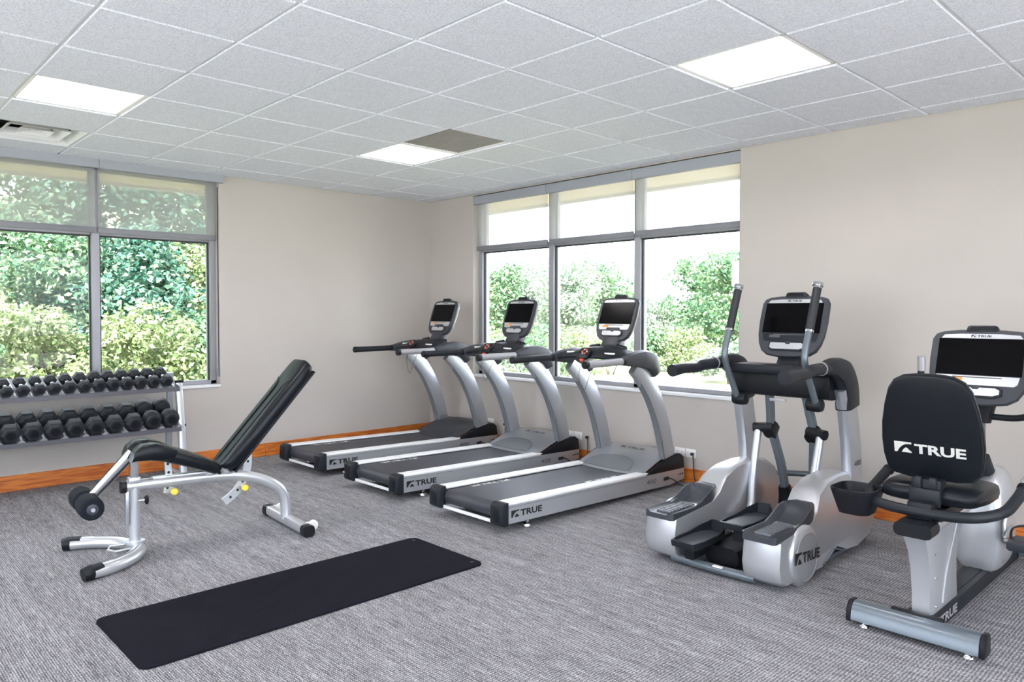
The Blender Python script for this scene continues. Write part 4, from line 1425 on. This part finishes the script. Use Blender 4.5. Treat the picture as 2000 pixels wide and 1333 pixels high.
    part('bar_clamp', G().box(-.05, .05, -1.885, -1.80, .525, .60), 'black_plastic', ab, bevel=.008)
    # bottle tray on the left
    outl = rounded(-.395, -.195, -1.90, -1.68, .06, 5)
    cx, cy = -.295, -1.79
    rr = []
    for sc, z in ((.50, .478), (.68, .484), (.95, .575), (1.0, .592), (1.0, .604), (.93, .604), (.90, .588), (.62, .495)):
        rr.append([(cx + (u - cx) * sc, cy + (v - cy) * sc, z) for u, v in outl])
    part('bottle_tray', G().rings(rr), 'black_plastic', ang=50)
    # front drive housing
    secs = []
    for y, hw, z0, z1 in ((-1.0, .085, .10, .42), (-.985, .105, .085, .52), (-.94, .116, .075, .59), (-.86, .120, .070, .625), (-.77, .118, .070, .615), (-.69, .108, .075, .55), (-.64, .090, .085, .43), (-.62, .065, .10, .34)):
        ring_ = []
        for q in range(24):
            a = 2 * PI * q / 24
            cu, su = math.cos(a), math.sin(a)
            ring_.append((hw * math.copysign(abs(cu) ** .55, cu), y, (z0 + z1) / 2 + (z1 - z0) / 2 * math.copysign(abs(su) ** .6, su)))
        secs.append(ring_)
    dh = part('drive_housing', G().rings(secs), 'silver_pale', ang=60)
    part('housing_band', G().tube([(-.112, -.90, .215), (-.09, -.972, .215), (0, -.99, .215), (.09, -.972, .215), (.112, -.90, .215), (.120, -.76, .215)], .004, n=6), 'side_silver', dh)
    for x, y, z in ((.06, -.985, .17), (.105, -.94, .15), (.115, -.90, .30)):
        part('screw', G().cyl((x, y, z), (x + .004, y - .006, z), .007, n=10), 'chrome', dh)
    for s in (-1, 1):
        dk = part('crank_disc', G().lathe([(.001, .0), (.085, .0), (.09, .006), (.085, .014), (.001, .016)], (s * .118, -.93, .330), (s, 0, 0), 28), 'silver_pale', dh)
        ez = .300 if s > 0 else .360
        ey = -1.10 if s > 0 else -.76
        ca = part('crank_arm', G().bar([(s * .138, -.93, .330), (s * .150, ey, ez)], .018, .030, k=1, rnd=.3), 'chrome')
        part('pedal_spindle', G().cyl((s * .145, ey, ez), (s * .175, ey, ez), .009), 'chrome', ca)
        out2 = [(-.055, -.08), (.055, -.08), (.062, 0), (.050, .085), (-.050, .085), (-.062, 0)]
        g = G().rings([[(s * .225 + u * q, ey + v * q, ez + z) for u, v in out2] for q, z in ((.85, -.028), (1, -.015), (1, .012), (.9, .018))])
        pe = part('pedal', g, 'charcoal_light', ca, ang=45)
        part('pedal_strap', G().tube([(s * .168, ey + .02, ez), (s * .173, ey + .02, ez + .060), (s * .225, ey + .02, ez + .085), (s * .278, ey + .02, ez + .060), (s * .283, ey + .02, ez)], .012, n=8, k=4, squash=(.35, 2.0)), 'black_rubber', ca)
    # mast, display and handlebars
    part('mast_collar', G().bar([(0, -.93, .60), (0, -.955, .68)], [.12, .085], [.12, .085], k=1, rnd=.35), 'charcoal', bevel=0)
    part('mast', G().bar([(0, -.945, .62), (0, -.965, .78), (0, -.975, .93)], .050, .055, k=2, rnd=.3), 'steel_blue')
    part('mast_head', G().bar([(0, -.975, .86), (0, -.965, .97), (0, -.93, 1.06)], [.10, .15, .16], [.09, .08, .06], k=3, rnd=.35), 'black_plastic')
    hb = part('handlebar', G().tube([(-.245, -1.075, 1.185), (-.250, -1.06, 1.06), (-.245, -1.03, .95), (-.17, -.985, .90), (0, -.97, .895), (.17, -.985, .90), (.245, -1.03, .95), (.250, -1.06, 1.06), (.245, -1.075, 1.185)], .0165, n=12, k=6), 'charcoal')
    for s in (-1, 1):
        part('bar_sleeve', G().cyl((s * .2455, -1.070, 1.12), (s * .245, -1.077, 1.196), .0195), 'grip_grey', hb)
    console(t, (0, -1.015 + 1.2, 1.150), .455, .385, .36)
    return t


bike()


# ================================================================== OUTSIDE
RNG = np.random.default_rng(11)
GZ = -0.35


def leaf_mesh(name, pts, outward, size, m, parent):
    """one small bent quad for each leaf."""
    n = len(pts)
    d = RNG.normal(size=(n, 3))
    d /= np.linalg.norm(d, axis=1)[:, None]
    nrm = outward * .55 + d * .75 + np.array([0, 0, .45])
    nrm /= np.linalg.norm(nrm, axis=1)[:, None]
    a = np.cross(nrm, RNG.normal(size=(n, 3)))
    a /= np.linalg.norm(a, axis=1)[:, None] + 1e-9
    b_ = np.cross(nrm, a)
    sz = size * (.6 + .8 * RNG.random(n))[:, None]
    V = np.empty((n, 4, 3))
    V[:, 0] = pts - a * sz * .55
    V[:, 1] = pts + b_ * sz * .32 + nrm * sz * .10
    V[:, 2] = pts + a * sz * .55
    V[:, 3] = pts - b_ * sz * .32 + nrm * sz * .10
    me = bpy.data.meshes.new(name)
    me.vertices.add(n * 4)
    me.vertices.foreach_set('co', V.reshape(-1))
    me.loops.add(n * 4)
    me.loops.foreach_set('vertex_index', np.arange(n * 4, dtype=np.int32))
    me.polygons.add(n)
    me.polygons.foreach_set('loop_start', np.arange(0, n * 4, 4, dtype=np.int32))
    me.update()
    me.validate()
    me.materials.append(MATS[m])
    o = bpy.data.objects.new(name, me)
    COL.objects.link(o)
    o.parent = parent
    o['kind'] = 'stuff'
    return o


def plant(name, label, cat, group, loc, height, spread, nblob, nleaf, size, m, base=.12, trunk=True):
    t = thing(name, label, cat, loc, 0, group)
    B = []
    for k in range(nblob):
        f = RNG.random()
        zc = height * (base + (1 - base) * (.12 + .76 * f))
        wide = spread * (1 - .55 * f ** 1.6) * math.sqrt(RNG.random())
        an = RNG.random() * 2 * PI
        r = height * (.10 + .09 * RNG.random()) if trunk else spread * (.26 + .18 * RNG.random())
        B.append((wide * math.cos(an), wide * math.sin(an), zc, r))
    B = np.array(B)
    idx = RNG.integers(0, nblob, nleaf)
    d = RNG.normal(size=(nleaf, 3))
    d /= np.linalg.norm(d, axis=1)[:, None]
    rad = B[idx, 3] * (.62 + .42 * RNG.random(nleaf))
    pts = B[idx, :3] + d * rad[:, None] * np.array([1.15, 1.15, .85])
    pts[:, 2] = np.maximum(pts[:, 2], .03)
    leaf_mesh('foliage', pts, d, size, m, t)
    if trunk:
        r0 = height * .018 + .02
        obj('trunk', G().tube([(0, 0, 0), (.03 * height * RNG.normal(), .03 * height * RNG.normal(), height * .35), (0, 0, height * .8)], [r0, r0 * .8, r0 * .3], n=8, k=3), 'bark', t)
        for k in range(5):
            q = B[RNG.integers(0, nblob)]
            obj('branch', G().tube([(0, 0, max(.15, q[2] * .55)), (q[0] * .5, q[1] * .5, q[2] * .85), (q[0], q[1], q[2])], [r0 * .5, r0 * .35, r0 * .15], n=6, k=2), 'bark', t)
    else:
        for k in range(4):
            q = B[RNG.integers(0, nblob)]
            obj('stem', G().tube([(q[0] * .15, q[1] * .15, 0), (q[0] * .6, q[1] * .6, q[2] * .6), (q[0], q[1], q[2])], .014, n=5, k=2), 'bark', t)
    return t


struct('ground', G().box(-90, 60, -70, 110, GZ - .2, GZ), 'grass', flat=True)
struct('bounce_yard', G().box(X1 + WT, X1 + 14, Y1 - 14, 3, GZ + .1, GZ + .33), 'bounce_paving', flat=True)
struct('bounce_terrace', G().box(-2, X1 + WT, Y1 - 14, Y1 - WT, GZ + .1, GZ + .33), 'bounce_paving', flat=True)
g = G()
g.add([(-16, 5.5, GZ + .012), (14, 5.5, GZ + .012), (14, 9.5, GZ + .012), (-4, 9.8, GZ + .012), (-9, 12.5, GZ + .012), (-24, 14.5, GZ + .012), (-24, 12.0, GZ + .012), (-12, 9.6, GZ + .012)], [(0, 1, 2, 3, 4, 5, 6, 7)])
struct('gravel_path', g, 'gravel', flat=True)
# hillside rising behind the left window
g = G()
g.rings([[(-5.2, y, GZ), (-8.0, y, .5), (-12.0, y, 2.2), (-20.0, y, 5.0), (-20.0, y, GZ)] for y in (-22, -8, 2.5, 7)])
struct('hillside', g, 'grass', flat=True)


def hill(x):
    return float(np.interp(-x, [5.2, 8, 12, 20], [GZ, .5, 2.2, 5.0]))


WORD = {0: 'nearest the corner', 1: 'second from the corner', 2: 'third from the corner', 3: 'fourth from the corner', 4: 'fifth from the corner', 5: 'sixth from the corner', 6: 'seventh from the corner'}
for k, y in enumerate((1.2, -.35, -1.75, -3.1, -4.5, -6.2)):
    x = -4.6 - .5 * (k % 2) - .3 * RNG.random()
    plant('shrub', 'low yellow-green shrub outside the left window, front row, ' + WORD[k], 'shrub', 'shrubs outside the left window', (x, y, GZ), 1.75 + .35 * RNG.random(), .95, 22, 6000, .085, 'leaf_yellow' if k % 3 != 1 else 'leaf_mid', trunk=False)
for k, y in enumerate((2.2, .55, -1.1, -2.6, -4.2, -6.0, -8.0)):
    x = -6.9 - .7 * (k % 2)
    plant('bush', 'leafy green bush outside the left window, middle row, ' + WORD[k], 'bush', 'bushes outside the left window', (x, y, hill(x) - .1), 2.5 + .5 * RNG.random(), 1.25, 30, 8500, .10, ('leaf_mid', 'leaf_yellow', 'leaf_deep')[k % 3], trunk=False)
for k, (x, y, h) in enumerate(((-9.6, 3.6, 4.8), (-10.2, 1.5, 5.2), (-9.4, -.6, 4.8), (-10.4, -2.6, 5.4), (-9.6, -4.8, 5.0), (-10.6, -7.2, 5.4))):
    plant('hillside_tree', 'broad-leaved tree on the slope outside the left window, back row, ' + WORD[k], 'tree', 'trees outside the left window', (x, y, hill(x) - .1), h, 1.75, 44, 13000, .125, ('leaf_deep', 'leaf_mid')[k % 2], base=.02)

# beyond the right window: open ground, bushes and a thin line of trees
POS = {0: 'at the far left of the view', 1: 'left of centre', 2: 'near the first mullion', 3: 'between the mullions', 4: 'near the second mullion', 5: 'right of the second mullion', 6: 'towards the right', 7: 'at the far right', 8: 'beyond the wall edge', 9: 'second row, left', 10: 'second row, middle', 11: 'second row, right of the middle'}
for k, (sl, dy, h) in enumerate(((-1.17, 24, 4.4), (-1.06, 22, 4.0), (-.98, 26, 4.6), (-.89, 23, 4.3), (-.80, 26, 4.3), (-.735, 32, 3.0), (-.675, 38, 2.9), (-.60, 25, 4.1), (-.555, 23, 3.9), (-1.11, 30, 5.0), (-.935, 31, 4.9), (-.845, 32, 4.8))):
    x, y = 6.92 + sl * dy, -5.44 + dy
    plant('tree', 'pale sunlit tree outside the right window, tree line, ' + POS[k], 'tree', 'tree line outside the right window', (x, y, GZ), h, h * .40, 40, 6200 if k < 7 else 6500, .15, ('leaf_hazy', 'leaf_mid', 'leaf_hazy')[k % 3] if k < 7 else 'leaf_mid', base=.06)
for k, (sl, dy, h) in enumerate(((-1.12, 12.5, 1.5), (-1.03, 11.2, 1.2), (-.95, 13, 1.5), (-.86, 14.5, 1.3), (-.78, 17, 1.4), (-.70, 19, 1.2), (-.62, 19.5, 1.3), (-.56, 17, 1.1))):
    x, y = 6.92 + sl * dy, -5.44 + dy
    plant('shrub', 'small sunlit shrub outside the right window, ' + POS[k], 'shrub', 'shrubs outside the right window', (x, y, GZ), h, h * .75, 18, 3200, .09, ('leaf_yellow', 'leaf_hazy', 'leaf_mid')[k % 3], trunk=False)
for k, (sl, dy, h) in enumerate(((-1.10, 7.6, .85), (-1.00, 7.9, .75), (-.90, 8.0, .70), (-.80, 8.3, .55), (-.70, 9.0, .40))):
    x, y = 6.92 + sl * dy, -5.44 + dy
    plant('grass_tuft', 'tuft of yellow-green grass close outside the right window, ' + POS[k], 'grass', 'grass tufts outside the right window', (x, y, GZ), h, .8, 16, 2600, .07, 'leaf_yellow', trunk=False)
# part of a grey sign that shows past the edge of the right window
t = thing('roadside_sign', 'grey sign board seen at the edge of the right window', 'sign', (-2.56, 11.56, GZ))
SX = .70
obj('board', G().box(0, SX, -.03, .03, 2.43, 3.06).xf(Matrix.Rotation(.6, 4, 'Z')), 'sign_grey', t, bevel=.01)
obj('post', G().box(.31, .39, -.025, .025, 0, 2.44).xf(Matrix.Rotation(.6, 4, 'Z')), 'aluminium', t)
c_, s_ = math.cos(.6), math.sin(.6)
lettering(t, 'C', (.12 * c_ + .032 * s_, .12 * s_ - .032 * c_, 2.62), Vector((c_, s_, 0)), Vector((0, 0, 1)), .26, .28, 'ink_white', .01)
